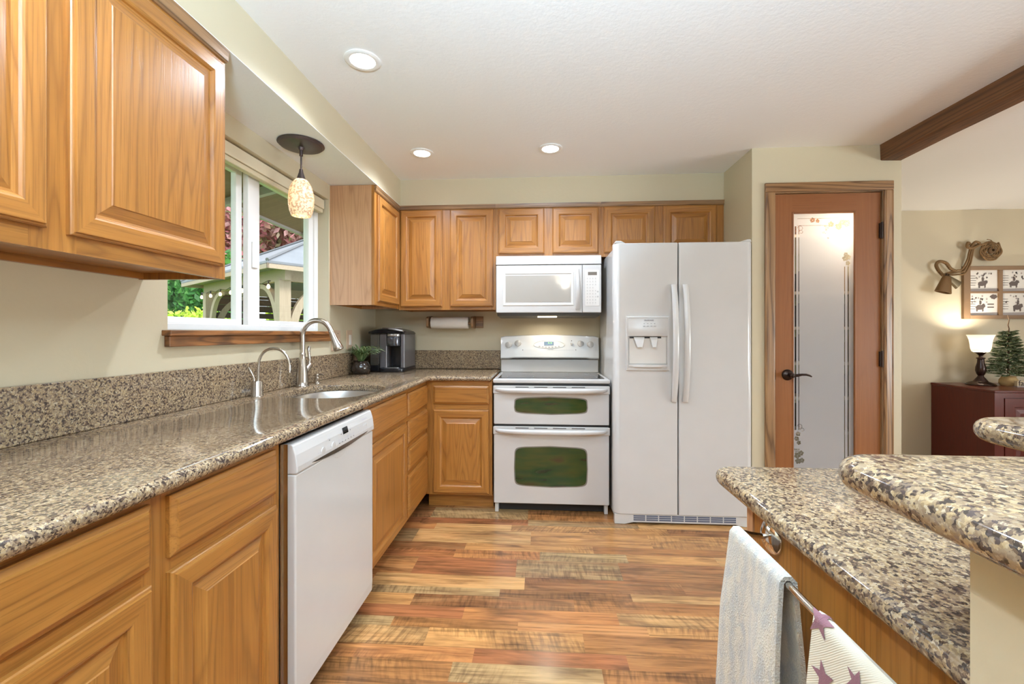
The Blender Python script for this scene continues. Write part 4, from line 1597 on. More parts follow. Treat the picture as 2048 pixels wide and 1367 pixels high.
# head panel bulging over the well
n = 12
rings = []
for k in range(n + 1):
    x = dx0 + 0.012 + (dx1 - dx0 - 0.024) * k / n
    bl_ = 0.012 * (1 - ((k - n / 2) / (n / 2)) ** 2)
    rings.append([(x, FYF - 0.010, dz1 - 0.012), (x, FYF - 0.012 - bl_ * 0.4, dz1 - 0.07), (x, FYF - 0.014 - bl_, 1.205 + bl_ * 0.2), (x, FYF - 0.010 - bl_ * 0.6, 1.183), (x, FYF - 0.001, 1.181), (x, FYF - 0.001, dz1 - 0.012)])
mb.loft(rings)
mb.build('dispenser_head', WHITE, ds, smooth=40)
mb = MB()
mb.box(dx0 + 0.020, dx1 - 0.020, FYF - 0.0035, FYF - 0.001, 1.012, 1.181)
part_label(mb.build('dispenser_well', plain('well_grey', srgb(222, 220, 216), 0.3), ds), 'shallow light grey dispenser well')
MB().box(dx0 + 0.022, dx1 - 0.05, FYF - 0.006, FYF - 0.002, 1.170, 1.181).build('nozzle_slot', DARK, ds)
for (xc, w) in ((0.617, 0.036), (0.706, 0.026)):
    mb = MB()
    mb.loft([[(xc - w * 0.95, FYF - 0.010, 1.178), (xc + w * 0.95, FYF - 0.010, 1.178), (xc + w * 0.95, FYF - 0.004, 1.178), (xc - w * 0.95, FYF - 0.004, 1.178)],
             [(xc - w * 0.8, FYF - 0.022, 1.160), (xc + w * 0.8, FYF - 0.022, 1.160), (xc + w * 0.8, FYF - 0.006, 1.158), (xc - w * 0.8, FYF - 0.006, 1.158)],
             [(xc - w * 0.42, FYF - 0.030, 1.113), (xc + w * 0.42, FYF - 0.030, 1.113), (xc + w * 0.42, FYF - 0.020, 1.111), (xc - w * 0.42, FYF - 0.020, 1.111)]])
    mb.build('dispenser_paddle', WHITE, ds, bevel=0.003)
mb = MB()
n = 12
rings = []
for k in range(n + 1):
    x = dx0 + 0.014 + (dx1 - dx0 - 0.028) * k / n
    b_ = 0.014 * (1 - ((k - n / 2) / (n / 2)) ** 2)
    rings.append([(x, FYF - 0.002, 1.008), (x, FYF - 0.010 - b_, 1.006), (x, FYF - 0.012 - b_, 0.992), (x, FYF - 0.006, 0.978), (x, FYF - 0.002, 0.978)])
mb.loft(rings)
mb.build('drip_shelf', WHITE, ds, smooth=40)
text('FRIGIDAIRE', 0.0115, (0.676, FYF - 0.0148, 1.282), 'y-', plain('brand_grey', srgb(120, 120, 126), 0.5), 'badge_lettering', ds)
mb = MB()
for k in range(4):
    x = 0.645 + 0.0215 * k
    mb.box(x, x + 0.003, FYF - 0.0185, FYF - 0.0125, 1.2610, 1.2640)
    mb.box(x - 0.005, x + 0.008, FYF - 0.0200, FYF - 0.0125, 1.2450, 1.2475)
mb.build('button_print', GREY, ds)
# hinge covers, grille
for (x0, x1) in ((FX0_ + 0.004, FX0_ + 0.075), (FX1_ - 0.075, FX1_)):
    mb = MB()
    mb.prism([(x0, 1.769), (x1, 1.769), ((x0 + x1) / 2 + (0.014 if x0 > 1 else -0.014) , 1.784), ((x0 + x1) / 2 + (0.026 if x0 > 1 else -0.026), 1.784)] if False else [(x0, 1.769), (x1, 1.769), (x1 - 0.03 if x0 < 1 else x1 - 0.006, 1.786), (x0 + 0.008 if x0 < 1 else x0 + 0.05, 1.786)], 'y', FYF + 0.012, FYF + 0.10)
    mb.build('hinge_cover', WHITE, fr, bevel=0.004)
mb = MB()
mb.prism([(FX0_ + 0.004, 0.0), (FX0_ + 0.07, 0.0), (FX0_ + 0.12, 0.012), (FX1_ - 0.10, 0.012), (FX1_ - 0.05, 0.0), (FX1_, 0.0), (FX1_, 0.064), (FX0_ + 0.004, 0.064)], 'y', FYF + 0.008, FYF + 0.05)
gr = mb.build('base_grille', WHITE, fr, bevel=0.003)
mb = MB()
for r_ in range(3):
    for k in range(8):
        x0 = 0.586 + k * 0.079
        mb.box(x0, x0 + 0.072, FYF + 0.0065, FYF + 0.0085, 0.024 + r_ * 0.0125, 0.0325 + r_ * 0.0125)
mb.build('grille_slot', plain('slot_bluegrey', srgb(84, 90, 108), 0.6), gr)

# ================================================================== COUNTER OBJECTS
# coffee maker
ck = thing('coffee_maker', 'dark grey and silver single-serve coffee maker in the worktop corner', 'coffee maker', (-1.12, 3.32, 0.9142))
SLATE = plain('slate_plastic', srgb(104, 100, 102), 0.3, 0.4)
BLK = plain('black_plastic', srgb(26, 26, 30), 0.25)
SILV = plain('silver_plastic', srgb(178, 176, 174), 0.22, 0.8)
z0 = 0.9145
mb = MB()
pts = rounded([(-1.195, 3.13), (-1.003, 3.13), (-1.003, 3.46), (-1.195, 3.46)], [0.05, 0.05, 0.01, 0.01])
slab(mb, pts, z0, z0 + 0.028, 0.004)
mb.build('drip_base', BLK, ck, smooth=40)
mb = MB()
slab(mb, rounded([(-1.155, 3.145), (-1.043, 3.145), (-1.043, 3.20), (-1.155, 3.20)], 0.02), z0 + 0.0285, z0 + 0.034, 0.0015)
mb.build('drip_tray', SILV, ck, smooth=40)
mb = MB()
mb.box(-1.193, -1.138, 3.165, 3.45, z0 + 0.028, z0 + 0.283).box(-1.034, -1.004, 3.165, 3.45, z0 + 0.028, z0 + 0.283).box(-1.138, -1.034, 3.27, 3.45, z0 + 0.028, z0 + 0.283)
mb.build('column', SLATE, ck, bevel=0.007, seg=3)
part_label(MB().box(-1.137, -1.035, 3.262, 3.270, z0 + 0.036, z0 + 0.19).build('brew_recess', BLK, ck), 'dark recess where the cup stands')
mb = MB()
slab(mb, rounded([(-1.137, 3.125), (-1.035, 3.125), (-1.035, 3.262), (-1.137, 3.262)], [0.045, 0.045, 0.004, 0.004]), z0 + 0.192, z0 + 0.262, 0.006)
mb.build('brew_head', plain('dark_chrome', srgb(96, 98, 106), 0.16, 0.9), ck, smooth=45)
mb = MB()
slab(mb, rounded([(-1.137, 3.135), (-1.035, 3.135), (-1.035, 3.262), (-1.137, 3.262)], [0.045, 0.045, 0.004, 0.004]), z0 + 0.2625, z0 + 0.283, 0.003)
mb.build('head_band', SILV, ck, smooth=45)
mb = MB()
rings = []
for k in range(15):
    u = k / 14
    x = -1.272 + (1.272 - 1.000) * u
    rise = 0.040 * math.sin(PI * min(1, 0.12 + 0.80 * u)) ** 0.8
    d0 = 3.15 - 0.02 * math.sin(PI * u)
    rings.append([(x, d0 + 0.01, z0 + 0.2845), (x, d0, z0 + 0.290), (x, d0 + 0.012, z0 + 0.287 + rise * 0.75), (x, d0 + 0.06, z0 + 0.287 + rise), (x, 3.40, z0 + 0.287 + rise), (x, 3.45, z0 + 0.2845)])
mb.loft(rings)
mb.build('lid', BLK, ck, smooth=40)
mb = MB()
rings = []
for k in range(15):
    u = k / 14
    xx = -1.165 + 0.155 * u
    yy = 3.142 - 0.018 * math.sin(PI * u)
    zz = z0 + 0.292 + 0.022 * math.sin(PI * min(1, 0.45 + 0.5 * u))
    rings.append([(xx, yy, zz), (xx, yy - 0.008, zz + 0.006), (xx, yy, zz + 0.014), (xx, yy + 0.03, zz + 0.016), (xx, yy + 0.03, zz)])
mb.loft(rings)
mb.build('lid_handle', SILV, ck, smooth=40)
for k in range(5):
    MB().lathe([(0.008, 0), (0.007, 0.002), (0, 0.0025)], (-1.10 + 0.022 * (k % 3), 3.25 + 0.025 * (k // 3), z0 + 0.3272), 14, caps=(True, False)).build('brew_button', SILV, ck)
TANK = plain('clear_smoke_plastic', srgb(206, 208, 206), 0.1)
TANK.node_tree.nodes['Principled BSDF'].inputs['Transmission Weight'].default_value = 0.85
mb = MB()
mb.box(-1.268, -1.197, 3.175, 3.42, z0 + 0.05, z0 + 0.283)
mb.build('water_tank', TANK, ck, bevel=0.008)
MB().box(-1.268, -1.197, 3.17, 3.43, z0, z0 + 0.049).build('tank_base', BLK, ck, bevel=0.006)

# potted spider plant
pc = (-1.262, 2.995, 0.9142)
pp = thing('potted_plant', 'small grassy green plant in a dark glazed pot beside the coffee maker', 'plant', pc)
MB().lathe([(0.040, 0), (0.052, 0.006), (0.064, 0.03), (0.065, 0.052), (0.056, 0.074), (0.047, 0.086), (0.052, 0.094), (0.048, 0.094), (0.044, 0.084), (0.044, 0.076)], pc, 32).build('pot', plain('dark_glaze', srgb(48, 40, 34), 0.15, spec=0.7), pp, smooth=50)
MB().lathe([(0.0435, 0.0), (0.03, 0.004), (0.0, 0.006)], (pc[0], pc[1], pc[2] + 0.077), 20, caps=(True, False)).build('soil', plain('soil', srgb(56, 44, 34), 0.9), pp)
rl_ = random.Random(12)
LV = leaf_mat('spider_leaves', [srgb(70, 100, 58), srgb(110, 138, 86), srgb(156, 174, 124), srgb(84, 114, 66)], 0.4, 0.25)
mb = MB()
for k in range(110):
    a = rl_.random() * 2 * PI
    L = 0.13 + 0.13 * rl_.random()
    lift = 0.85 + 0.75 * rl_.random()
    wd = 0.0050 + 0.003 * rl_.random()
    prev = None
    px_, py_, pz_ = pc[0] + 0.012 * math.cos(a), pc[1] + 0.012 * math.sin(a), pc[2] + 0.08
    nseg = 7
    for s in range(nseg + 1):
        u = s / nseg
        w = wd * (1 - u ** 1.8) + 0.0004
        tx, ty = -math.sin(a), math.cos(a)
        L_, R_ = mb.v((px_ - tx * w, py_ - ty * w, pz_)), mb.v((px_ + tx * w, py_ + ty * w, pz_ + 0.001))
        if prev:
            mb.face([prev[0], prev[1], R_, L_])
        prev = (L_, R_)
        ang = lift * (1 - 1.75 * u)
        st = L / nseg
        px_ += math.cos(a) * math.cos(ang) * st * (0.75)
        py_ += math.sin(a) * math.cos(ang) * st * (0.75)
        pz_ += math.sin(ang) * st + 0.004
        if px_ < XW + 0.03:
            px_ = XW + 0.03
mb.build('foliage', LV, pp, recalc=False)

# paper towel holder and roll
ph = thing('paper_towel_holder', 'small oak paper towel bracket on the wall below the cabinet', 'holder', (-0.70, YB, 1.285))
for (a, b) in ((-0.545, -0.525), (-0.900, -0.880)):
    mb = MB()
    pr = rounded([(3.385, 1.245), (YB - 0.001, 1.240), (YB - 0.001, 1.342), (3.385, 1.330)], [0.03, 0.004, 0.004, 0.03])
    mb.prism(pr, 'x', a, b)
    mb.build('bracket', oak('z', 'casing'), ph, bevel=0.002)
part_label(MB().box(-0.523, -0.462, YB - 0.012, YB - 0.001, 1.245, 1.338).build('mounting_plate', oak('x', 'casing'), ph, bevel=0.002), 'square wooden wall plate')
MB().lathe([(0.012, -0.335), (0.012, 0.0)], (-0.545, 3.43, 1.285), 16, 0, 'x').build('dowel', oak('x', 'casing'), ph, smooth=40)
mb = MB()
mb.lathe([(0.02, 0), (0.045, 0), (0.0465, 0.002), (0.0465, 0.296), (0.045, 0.298), (0.02, 0.298), (0.02, 0.0)], (-0.866, 3.43, 1.285), 40, 0, 'x', (False, False))
tag(mb.build('paper_towel_roll', plain('paper_white', srgb(240, 238, 234), 0.9, bump=(300, 0.2, 0.001)), smooth=40), 'white paper towel roll hanging on the oak bracket', 'paper towel')

# wall plates
PLATE = plain('tan_plate', srgb(206, 178, 152), 0.4)
SW = plain('white_switch', srgb(238, 232, 224), 0.35)
p1 = thing('switch_plate', 'double tan switch plate on the window wall behind the faucet', 'switch', (XW, 2.815, 1.15))
MB().box(XW, XW + 0.006, 2.752, 2.878, 1.085, 1.222).build('cover_plate', PLATE, p1, bevel=0.003)
for y in (2.790, 2.838):
    m_ = MB()
    m_.box(XW + 0.006, XW + 0.016, y - 0.005, y + 0.005, 1.145, 1.165)
    m_.build('toggle', SW, p1, bevel=0.002)
mb = MB()
for y in (2.790, 2.838):
    for z in (1.108, 1.2):
        mb.lathe([(0.0035, 0), (0.003, 0.0012)], (XW + 0.006, y, z), 10, 0, 'x')
mb.build('screw', BRONZE, p1)
p2 = thing('switch_plate', 'single tan rocker switch plate above the potted plant', 'switch', (XW, 3.02, 1.15))
MB().box(XW, XW + 0.006, 2.975, 3.062, 1.085, 1.222).build('cover_plate', PLATE, p2, bevel=0.003)
MB().box(XW + 0.006, XW + 0.012, 3.002, 3.035, 1.118, 1.190).build('rocker', SW, p2, bevel=0.002)

# ================================================================== CEILING AND PENDANT LIGHTS
LENS = plain('lit_lens', srgb(255, 250, 240), 0.5, emit=(1.0, 0.95, 0.86, 1), estr=14.0)
TRIM = plain('white_trim_ring', srgb(244, 243, 240), 0.4)


def can(x, y, label, visible=True):
    o_ = thing('recessed_light', label, 'ceiling light', (x, y, ZC), 'recessed ceiling lights')
    mb_ = MB()
    mb_.lathe([(0.073, 0.0), (0.074, -0.004), (0.066, -0.008), (0.052, -0.006), (0.052, 0.0)], (x, y, ZC - 0.0005), 40, caps=(False, False))
    mb_.build('trim_ring', TRIM, o_, smooth=40)
    mb_ = MB()
    mb_.lathe([(0.0515, -0.002), (0.04, -0.006), (0.0, -0.008)], (x, y, ZC), 32, caps=(True, False))
    mb_.build('lens', LENS, o_, smooth=60)
    lamp('recessed_lamp', 'SPOT', (x, y, ZC - 0.025), 50, (0.76, 0.86, 1.0), 0.045, (0, 0, 0), spot=math.radians(150))
    return o_


can(-0.747, 1.79, 'round recessed ceiling light nearest the camera, near the soffit')
can(-0.753, 2.735, 'round recessed ceiling light above the corner where both soffits meet')
can(0.063, 2.72, 'round recessed ceiling light above the range')
can(0.75, 0.75, 'round recessed ceiling light over the peninsula, out of view')
can(-0.745, 0.55, 'round recessed ceiling light over the near worktop, out of view')
# dome light behind the camera, mirrored in the microwave door
dl = thing('dome_light', 'frosted bowl ceiling light mirrored in the microwave door', 'ceiling light', (0.5, -2.6, ZC))
MB().lathe([(0.07, 0.0), (0.07, -0.02), (0.03, -0.03), (0.012, -0.05), (0.012, -0.10)], (0.5, -2.6, ZC - 0.0005), 32).build('canopy', STEEL, dl, smooth=40)
MB().lathe([(0.20, -0.09), (0.205, -0.10), (0.17, -0.14), (0.10, -0.18), (0.0, -0.195)], (0.5, -2.6, ZC), 40, caps=(False, False)).build('bowl_shade', plain('frosted_bowl', srgb(255, 246, 230), 0.4, emit=(1.0, 0.9, 0.74, 1), estr=9.0), dl, smooth=60)
lamp('dome_bulb', 'POINT', (0.5, -2.6, ZC - 0.13), 34, (1.0, 0.9, 0.78), 0.09)

# pendant over the sink
pd = (-1.205, 2.125)
pn = thing('pendant_light', 'mosaic glass pendant light on a dark canopy above the sink', 'pendant light', (pd[0], pd[1], 2.159))
PBR = plain('pendant_bronze', srgb(86, 74, 72), 0.35, 0.6)
MB().lathe([(0.108, 0), (0.110, -0.005), (0.106, -0.009), (0.102, -0.010), (0.099, -0.015), (0.094, -0.017), (0.05, -0.019), (0.016, -0.021), (0.011, -0.034)], (pd[0], pd[1], 2.1585), 48).build('canopy', PBR, pn, smooth=35)
mb = MB()
mb.lathe([(0.0085, 0.0), (0.0085, -0.03), (0.0045, -0.034), (0.004, -0.095), (0.008, -0.098), (0.011, -0.115), (0.020, -0.142), (0.024, -0.152)], (pd[0], pd[1], 2.1265), 24)
mb.build('stem', PBR, pn, smooth=40)
t = NT('mosaic_glass')
v = t.coord()
vd = t.voronoi(v, 150.0, 'Distance', 'DISTANCE_TO_EDGE')
sp_ = t.ramp(t.noise(v, 95.0, 3.0), [(0.48, (0, 0, 0)), (0.56, (1, 1, 1))])
ln_ = t.ramp(vd, [(0.02, (1, 1, 1)), (0.09, (0, 0, 0))])
cc = t.mix(t.math('MULTIPLY', sp_, 0.65), srgb(244, 232, 210), srgb(160, 120, 76))
cc = t.mix(t.math('MULTIPLY', ln_, 0.4), cc, srgb(170, 140, 104))
t.base(cc)
t.set(Roughness=0.3)
t.link(cc, t.b.inputs['Emission Color'])
t.b.inputs['Emission Strength'].default_value = 0.22
tl = t.new('ShaderNodeBsdfTranslucent')
t.link(cc, tl.inputs[0])
mx = t.new('ShaderNodeMixShader')
mx.inputs[0].default_value = 0.5
t.link(t.b.outputs[0], mx.inputs[1])
t.link(tl.outputs[0], mx.inputs[2])
t.link(mx.outputs[0], t.out.inputs[0])
prof = [(0.026, 0.0), (0.038, -0.012), (0.050, -0.035), (0.0575, -0.065), (0.0605, -0.10), (0.0595, -0.13), (0.054, -0.160), (0.046, -0.183), (0.044, -0.183), (0.052, -0.158), (0.0575, -0.13), (0.0585, -0.10), (0.0555, -0.065), (0.048, -0.036), (0.036, -0.014)]
MB().lathe(prof, (pd[0], pd[1], 1.976), 40, caps=(False, False)).build('glass_shade', t.m, pn, smooth=60)
MB().lathe([(0.0, 0.022), (0.012, 0.018), (0.021, 0.0), (0.018, -0.016), (0.0, -0.024)], (pd[0], pd[1], 1.885), 20, caps=(False, False)).build('bulb', plain('lit_bulb', srgb(255, 240, 214), 0.4, emit=(1.0, 0.86, 0.6, 1), estr=16), pn, smooth=60)
lamp('pendant_lamp', 'POINT', (pd[0], pd[1], 1.885), 3.4, (1.0, 0.84, 0.58), 0.026)

# ================================================================== PENINSULA
pk = thing('peninsula_cabinet', 'oak peninsula cabinet end panel behind the hanging towels', 'cabinet', (0.56, 0.63, 0))
mb = MB()
mb.box(0.403, 0.724, 0.3945, 0.849, 0.0, 0.8795)
part_label(mb.build('end_panel', oak('z'), pk), 'plain oak end panel')
mb = MB()
mb.box(0.400, 0.421, 0.8495, 0.872, 0.0, 0.8795).box(0.4215, 0.724, 0.8495, 0.868, 0.105, 0.8795)
mb.build('face_frame', oak('z', 'pale'), pk)
mb = MB()
slab(mb, rounded([(0.372, 0.3945), (0.7245, 0.3945), (0.7245, 0.985), (0.372, 0.985)], [0.0, 0.0, 0.0, 0.045]), 0.8805, 0.914, 0.0155)
tag(mb.build('worktop', GRAN, smooth=50), 'speckled granite worktop on the low part of the peninsula', 'worktop')
mb = MB()
slab(mb, rounded([(0.311, 0.14), (0.98, 0.14), (0.98, 0.742), (0.655, 0.742), (0.655, 0.508), (0.311, 0.508)], [0.05, 0.05, 0.05, 0.07, 0.02, 0.05], 8), 1.0385, 1.072, 0.0155)
tag(mb.build('bar_top', GRAN, smooth=50), 'raised L-shaped granite bar top closest to the camera', 'bar top')

# towel bar
TBX, TBZ, TBY0, TBY1 = 0.335, 0.862, 0.782, 0.418
tb = thing('towel_bar', 'polished nickel towel bar on the end of the peninsula', 'towel bar', (0.40, 0.6, TBZ))
for (y, nm) in ((TBY0, 'a'), (TBY1, 'b')):
    mb = MB()
    mb.lathe([(0.030, 0.0), (0.030, -0.003), (0.026, -0.009), (0.017, -0.014), (0.008, -0.017)], (0.4027, y, 0.850), 32, 0, 'x')
    mb.build('rosette', CHROME, tb, smooth=50)
mb = MB()
path = [(0.39, TBY0, 0.850), (0.365, TBY0, 0.853), (0.346, TBY0 - 0.001, 0.858), (0.3375, TBY0 - 0.008, TBZ), (TBX, TBY0 - 0.022, TBZ), (TBX, 0.6, TBZ), (TBX, TBY1 + 0.022, TBZ), (0.3375, TBY1 + 0.008, TBZ), (0.346, TBY1 + 0.001, 0.858), (0.365, TBY1, 0.853), (0.39, TBY1, 0.850)]
mb.tube(path, 0.0048, 14)
mb.build('bar_rod', CHROME, tb, smooth=60)


def towel_fn(y0, y1, front, back, wav, thick, flare, ph_):
    """surface point on the outside of a towel hung over the rod; s in 0..1 along the drape, q across"""
    R_ = 0.0052 + thick
    arc = PI * R_
    tot = front + arc + back

    def fn(s, q, off=0.0):
        d = s * tot
        R2 = R_ + off
        y = y0 + (y1 - y0) * q
        if d < front:
            h = front - d
            k = min(1.0, h / 0.12)
            x = TBX - R2 - wav * k * (0.5 + 0.5 * math.sin(q * 9 + ph_ + h * 3)) - 0.03 * h
            yy = y + flare * h * (0.5 - q) * (-2 if y1 < y0 else 2) * -1
            return (x, yy, TBZ - h)
        d -= front
        if d < arc:
            a = PI - PI * d / arc
            return (TBX + R2 * math.cos(a), y, TBZ + R2 * math.sin(a))
        h = d - arc
        k = min(1.0, h / 0.12)
        x = TBX + R2 + 0.012 * k * (0.5 + 0.5 * math.sin(q * 7 + ph_ + 1))
        return (x, y, TBZ - h)
    return fn


def towel_mesh(fn, thick, nu=70, nv=22):
    mb_ = MB()
    outer = [[mb_.v(fn(i / nu, j / nv, 0.0)) for j in range(nv + 1)] for i in range(nu + 1)]
    inner = [[mb_.v(fn(i / nu, j / nv, -thick)) for j in range(nv + 1)] for i in range(nu + 1)]
    for i in range(nu):
        for j in range(nv):
            mb_.face([outer[i][j], outer[i + 1][j], outer[i + 1][j + 1], outer[i][j + 1]])
            mb_.face([inner[i][j + 1], inner[i + 1][j + 1], inner[i + 1][j], inner[i][j]])
    for i in range(nu):
        mb_.face([outer[i][0], inner[i][0], inner[i + 1][0], outer[i + 1][0]])
        mb_.face([outer[i][nv], outer[i + 1][nv], inner[i + 1][nv], inner[i][nv]])
    for j in range(nv):
        mb_.face([outer[0][j], outer[0][j + 1], inner[0][j + 1], inner[0][j]])
        mb_.face([outer[nu][j], inner[nu][j], inner[nu][j + 1], outer[nu][j + 1]])
    return mb_


def v_y(t, v):
    sx = t.new('ShaderNodeSeparateXYZ')
    t.link(v, sx.inputs[0])
    return sx.outputs[1]


t = NT('terry_blue')
v = t.coord()
nz0 = t.math('ADD', t.math('MULTIPLY', t.noise(t.scaled(v, (20, 45, 26)), 1.0, 4.0, 0.65, 0.8), 0.8), t.math('MULTIPLY', t.math('SINE', t.math('MULTIPLY', t.math('ADD', t.math('MULTIPLY', v_y(t, v), 1.0), 0.0), 260.0)), 0.05))
nz_ = t.ramp(nz0, [(0.30, (0, 0, 0)), (0.52, (1, 1, 1))])
c = t.mix(nz_, srgb(206, 196, 178), srgb(174, 172, 168))
t.base(c)
t.set(Roughness=0.95)
t.b.inputs['Sheen Weight'].default_value = 0.4
t.bump(t.noise(v, 420.0, 2.0), 0.8, 0.004)
TERRY = t.m
fn1 = towel_fn(0.768, 0.612, 0.44, 0.26, 0.012, 0.007, 0.03, 0.4)
o = towel_mesh(fn1, 0.0065).build('hand_towel', TERRY, smooth=50)
tag(o, 'pale blue and cream terry towel hung nearest the floor side of the bar', 'towel')
o['label'] = 'fluffy pale blue and cream terry towel on the peninsula towel bar'
t = NT('cream_knit')
v = t.coord()
wv = t.new('ShaderNodeTexWave', wave_type='BANDS', bands_direction='DIAGONAL')
t.link(v, wv.inputs['Vector'])
wv.inputs['Scale'].default_value = 210.0
t.base(t.mix(wv.outputs['Fac'], srgb(214, 208, 190), srgb(224, 219, 202)))
t.set(Roughness=0.9)
t.bump(wv.outputs['Fac'], 0.4, 0.001)
KNIT = t.m
fn2 = towel_fn(0.545, 0.432, 0.36, 0.30, 0.006, 0.003, 0.04, 2.0)
tw = thing('dish_towel', 'cream woven dish towel with mauve stars on the towel bar', 'towel', (TBX, 0.49, TBZ))
towel_mesh(fn2, 0.0025).build('cloth', KNIT, tw, smooth=50)
MAUVE = plain('mauve_weave', srgb(132, 92, 100), 0.9, bump=(500, 0.4, 0.001))
TOT2 = 0.36 + PI * 0.0082 + 0.30


def star(sc, qc, r, rot, stretch=1.0):
    mb_ = MB()
    pts = []
    for k in range(10):
        a = rot + PI * k / 5
        rr = r * (1.0 if k % 2 == 0 else 0.42) * (1.25 if k == 4 else 1.0)
        pts.append((rr * math.cos(a), rr * math.sin(a) * stretch))
    cen = mb_.v(fn2(sc, qc, 0.0009))
    # fan of finely cut triangles so the star follows the cloth
    nrad = 5
    rings_ = []
    for q in range(1, nrad + 1):
        ring = []
        for k in range(10):
            for s_ in range(4):
                a, b = pts[k], pts[(k + 1) % 10]
                w = s_ / 4
                px, pz = (a[0] * (1 - w) + b[0] * w) * q / nrad, (a[1] * (1 - w) + b[1] * w) * q / nrad
                ring.append(mb_.v(fn2(min(1, max(0, sc + pz / TOT2)), qc + px / 0.113, 0.0009)))
        rings_.append(ring)
    m = len(rings_[0])
    for k in range(m):
        mb_.face([cen, rings_[0][k], rings_[0][(k + 1) % m]])
    for A_, B_ in zip(rings_, rings_[1:]):
        for k in range(m):
            mb_.face([A_[k], A_[(k + 1) % m], B_[(k + 1) % m], B_[k]])
    mb_.build('star_motif', MAUVE, tw)


star(0.36 / TOT2 + 0.005, 0.11, 0.020, PI / 2)
star((0.36 - 0.055) / TOT2, 0.22, 0.019, PI / 2 + 0.3)
star((0.36 - 0.020) / TOT2, 0.66, 0.016, PI / 2 - 0.2)
star((0.36 - 0.13) / TOT2, 0.72, 0.017, PI / 2 + 0.1)
star((0.36 - 0.17) / TOT2, 0.2, 0.017, PI / 2)

# ================================================================== ROOM BEYOND
# sideboard
SBX, SBY, SBZ = 3.655, 3.755, 0.742
sbd = thing('sideboard', 'dark cherry sideboard against the far wall under the picture frame', 'sideboard', (4.3, 4.05, 0))
CH, CHX = oak('z', 'cherry'), oak('x', 'cherry')
MB().box(SBX, 5.1, SBY + 0.02, YFAR - 0.005, 0.05, SBZ - 0.022).build('carcass', CH, sbd)
MB().box(SBX - 0.006, 5.106, SBY - 0.004, YFAR - 0.003, SBZ - 0.022, SBZ).build('top', CHX, sbd, bevel=0.006)
mb = MB()
mb.box(SBX, SBX + 0.07, SBY, SBY + 0.02, 0.05, SBZ - 0.022).box(5.03, 5.1, SBY, SBY + 0.02, 0.05, SBZ - 0.022)
mb.box(SBX + 0.07, 5.03, SBY, SBY + 0.02, SBZ - 0.06, SBZ - 0.022).box(SBX + 0.07, 5.03, SBY, SBY + 0.02, 0.05, 0.10)
mb.build('face_frame', CH, sbd)
for k in range(2):
    x0 = SBX + 0.075 + k * 0.645
    mb = MB()
    nested(mb, mapf('y-', SBY + 0.014), x0, x0 + 0.635, 0.105, SBZ - 0.065, [(0, 0), (0, 0.018), (0.07, 0.018), (0.075, 0.01), (0.09, 0.01), (0.12, 0.014)])
    d_ = mb.build('door', [CH, CHX], sbd)
    xk = x0 + (0.60 if k == 0 else 0.035)
    MB().lathe([(0.007, 0), (0.006, -0.01), (0.014, -0.02), (0.012, -0.028), (0.0, -0.03)], (xk, SBY - 0.004, 0.45), 18, 0, 'y', (True, False)).build('knob', BRONZE, d_, smooth=40)
for (x, y) in ((SBX + 0.03, SBY + 0.04), (5.07, SBY + 0.04), (SBX + 0.03, YFAR - 0.05), (5.07, YFAR - 0.05)):
    MB().box(x - 0.028, x + 0.028, y - 0.028, y + 0.028, 0.0, 0.05).build('foot', CH, sbd)

# table lamp
lc = (3.895, 4.12, SBZ)
tl_ = thing('table_lamp', 'lit table lamp with frosted bell shade and dark turned base on the sideboard', 'lamp', lc)
LB = plain('lamp_bronze', srgb(52, 32, 26), 0.25, 0.4)
mb = MB()
mb.lathe([(0.098, 0), (0.100, 0.006), (0.092, 0.016), (0.072, 0.026), (0.05, 0.034), (0.046, 0.04), (0.036, 0.055), (0.022, 0.075), (0.019, 0.085), (0.028, 0.10), (0.036, 0.13), (0.034, 0.16), (0.024, 0.20), (0.022, 0.23), (0.031, 0.237), (0.028, 0.243), (0.014, 0.248), (0.013, 0.26), (0.024, 0.275), (0.040, 0.292), (0.036, 0.294), (0.0, 0.285)], lc, 36, caps=(True, False))
mb.build('base', LB, tl_, smooth=40)
SHN = NT('lit_shade')
SHN.base(srgb(255, 250, 238))
SHN.b.inputs['Emission Color'].default_value = (1.0, 0.93, 0.8, 1)
SHN.b.inputs['Emission Strength'].default_value = 0.5
s_tl = SHN.new('ShaderNodeBsdfTranslucent')
s_tl.inputs[0].default_value = (0.95, 0.92, 0.85, 1)
s_mx = SHN.new('ShaderNodeMixShader')
s_mx.inputs[0].default_value = 0.75
SHN.link(SHN.b.outputs[0], s_mx.inputs[1])
SHN.link(s_tl.outputs[0], s_mx.inputs[2])
SHN.link(s_mx.outputs[0], SHN.out.inputs[0])
SHD = SHN.m
MB().lathe([(0.042, 0.0), (0.058, 0.006), (0.065, 0.03), (0.069, 0.07), (0.074, 0.105), (0.084, 0.138), (0.092, 0.152), (0.088, 0.152), (0.070, 0.105), (0.065, 0.07), (0.061, 0.03), (0.05, 0.010)], (lc[0], lc[1], lc[2] + 0.294), 36, caps=(True, False)).build('lamp_shade', SHD, tl_, smooth=60)
lamp('table_lamp_bulb', 'POINT', (lc[0] - 0.0, lc[1], lc[2] + 0.385), 17.0, (1.0, 0.9, 0.74), 0.03)

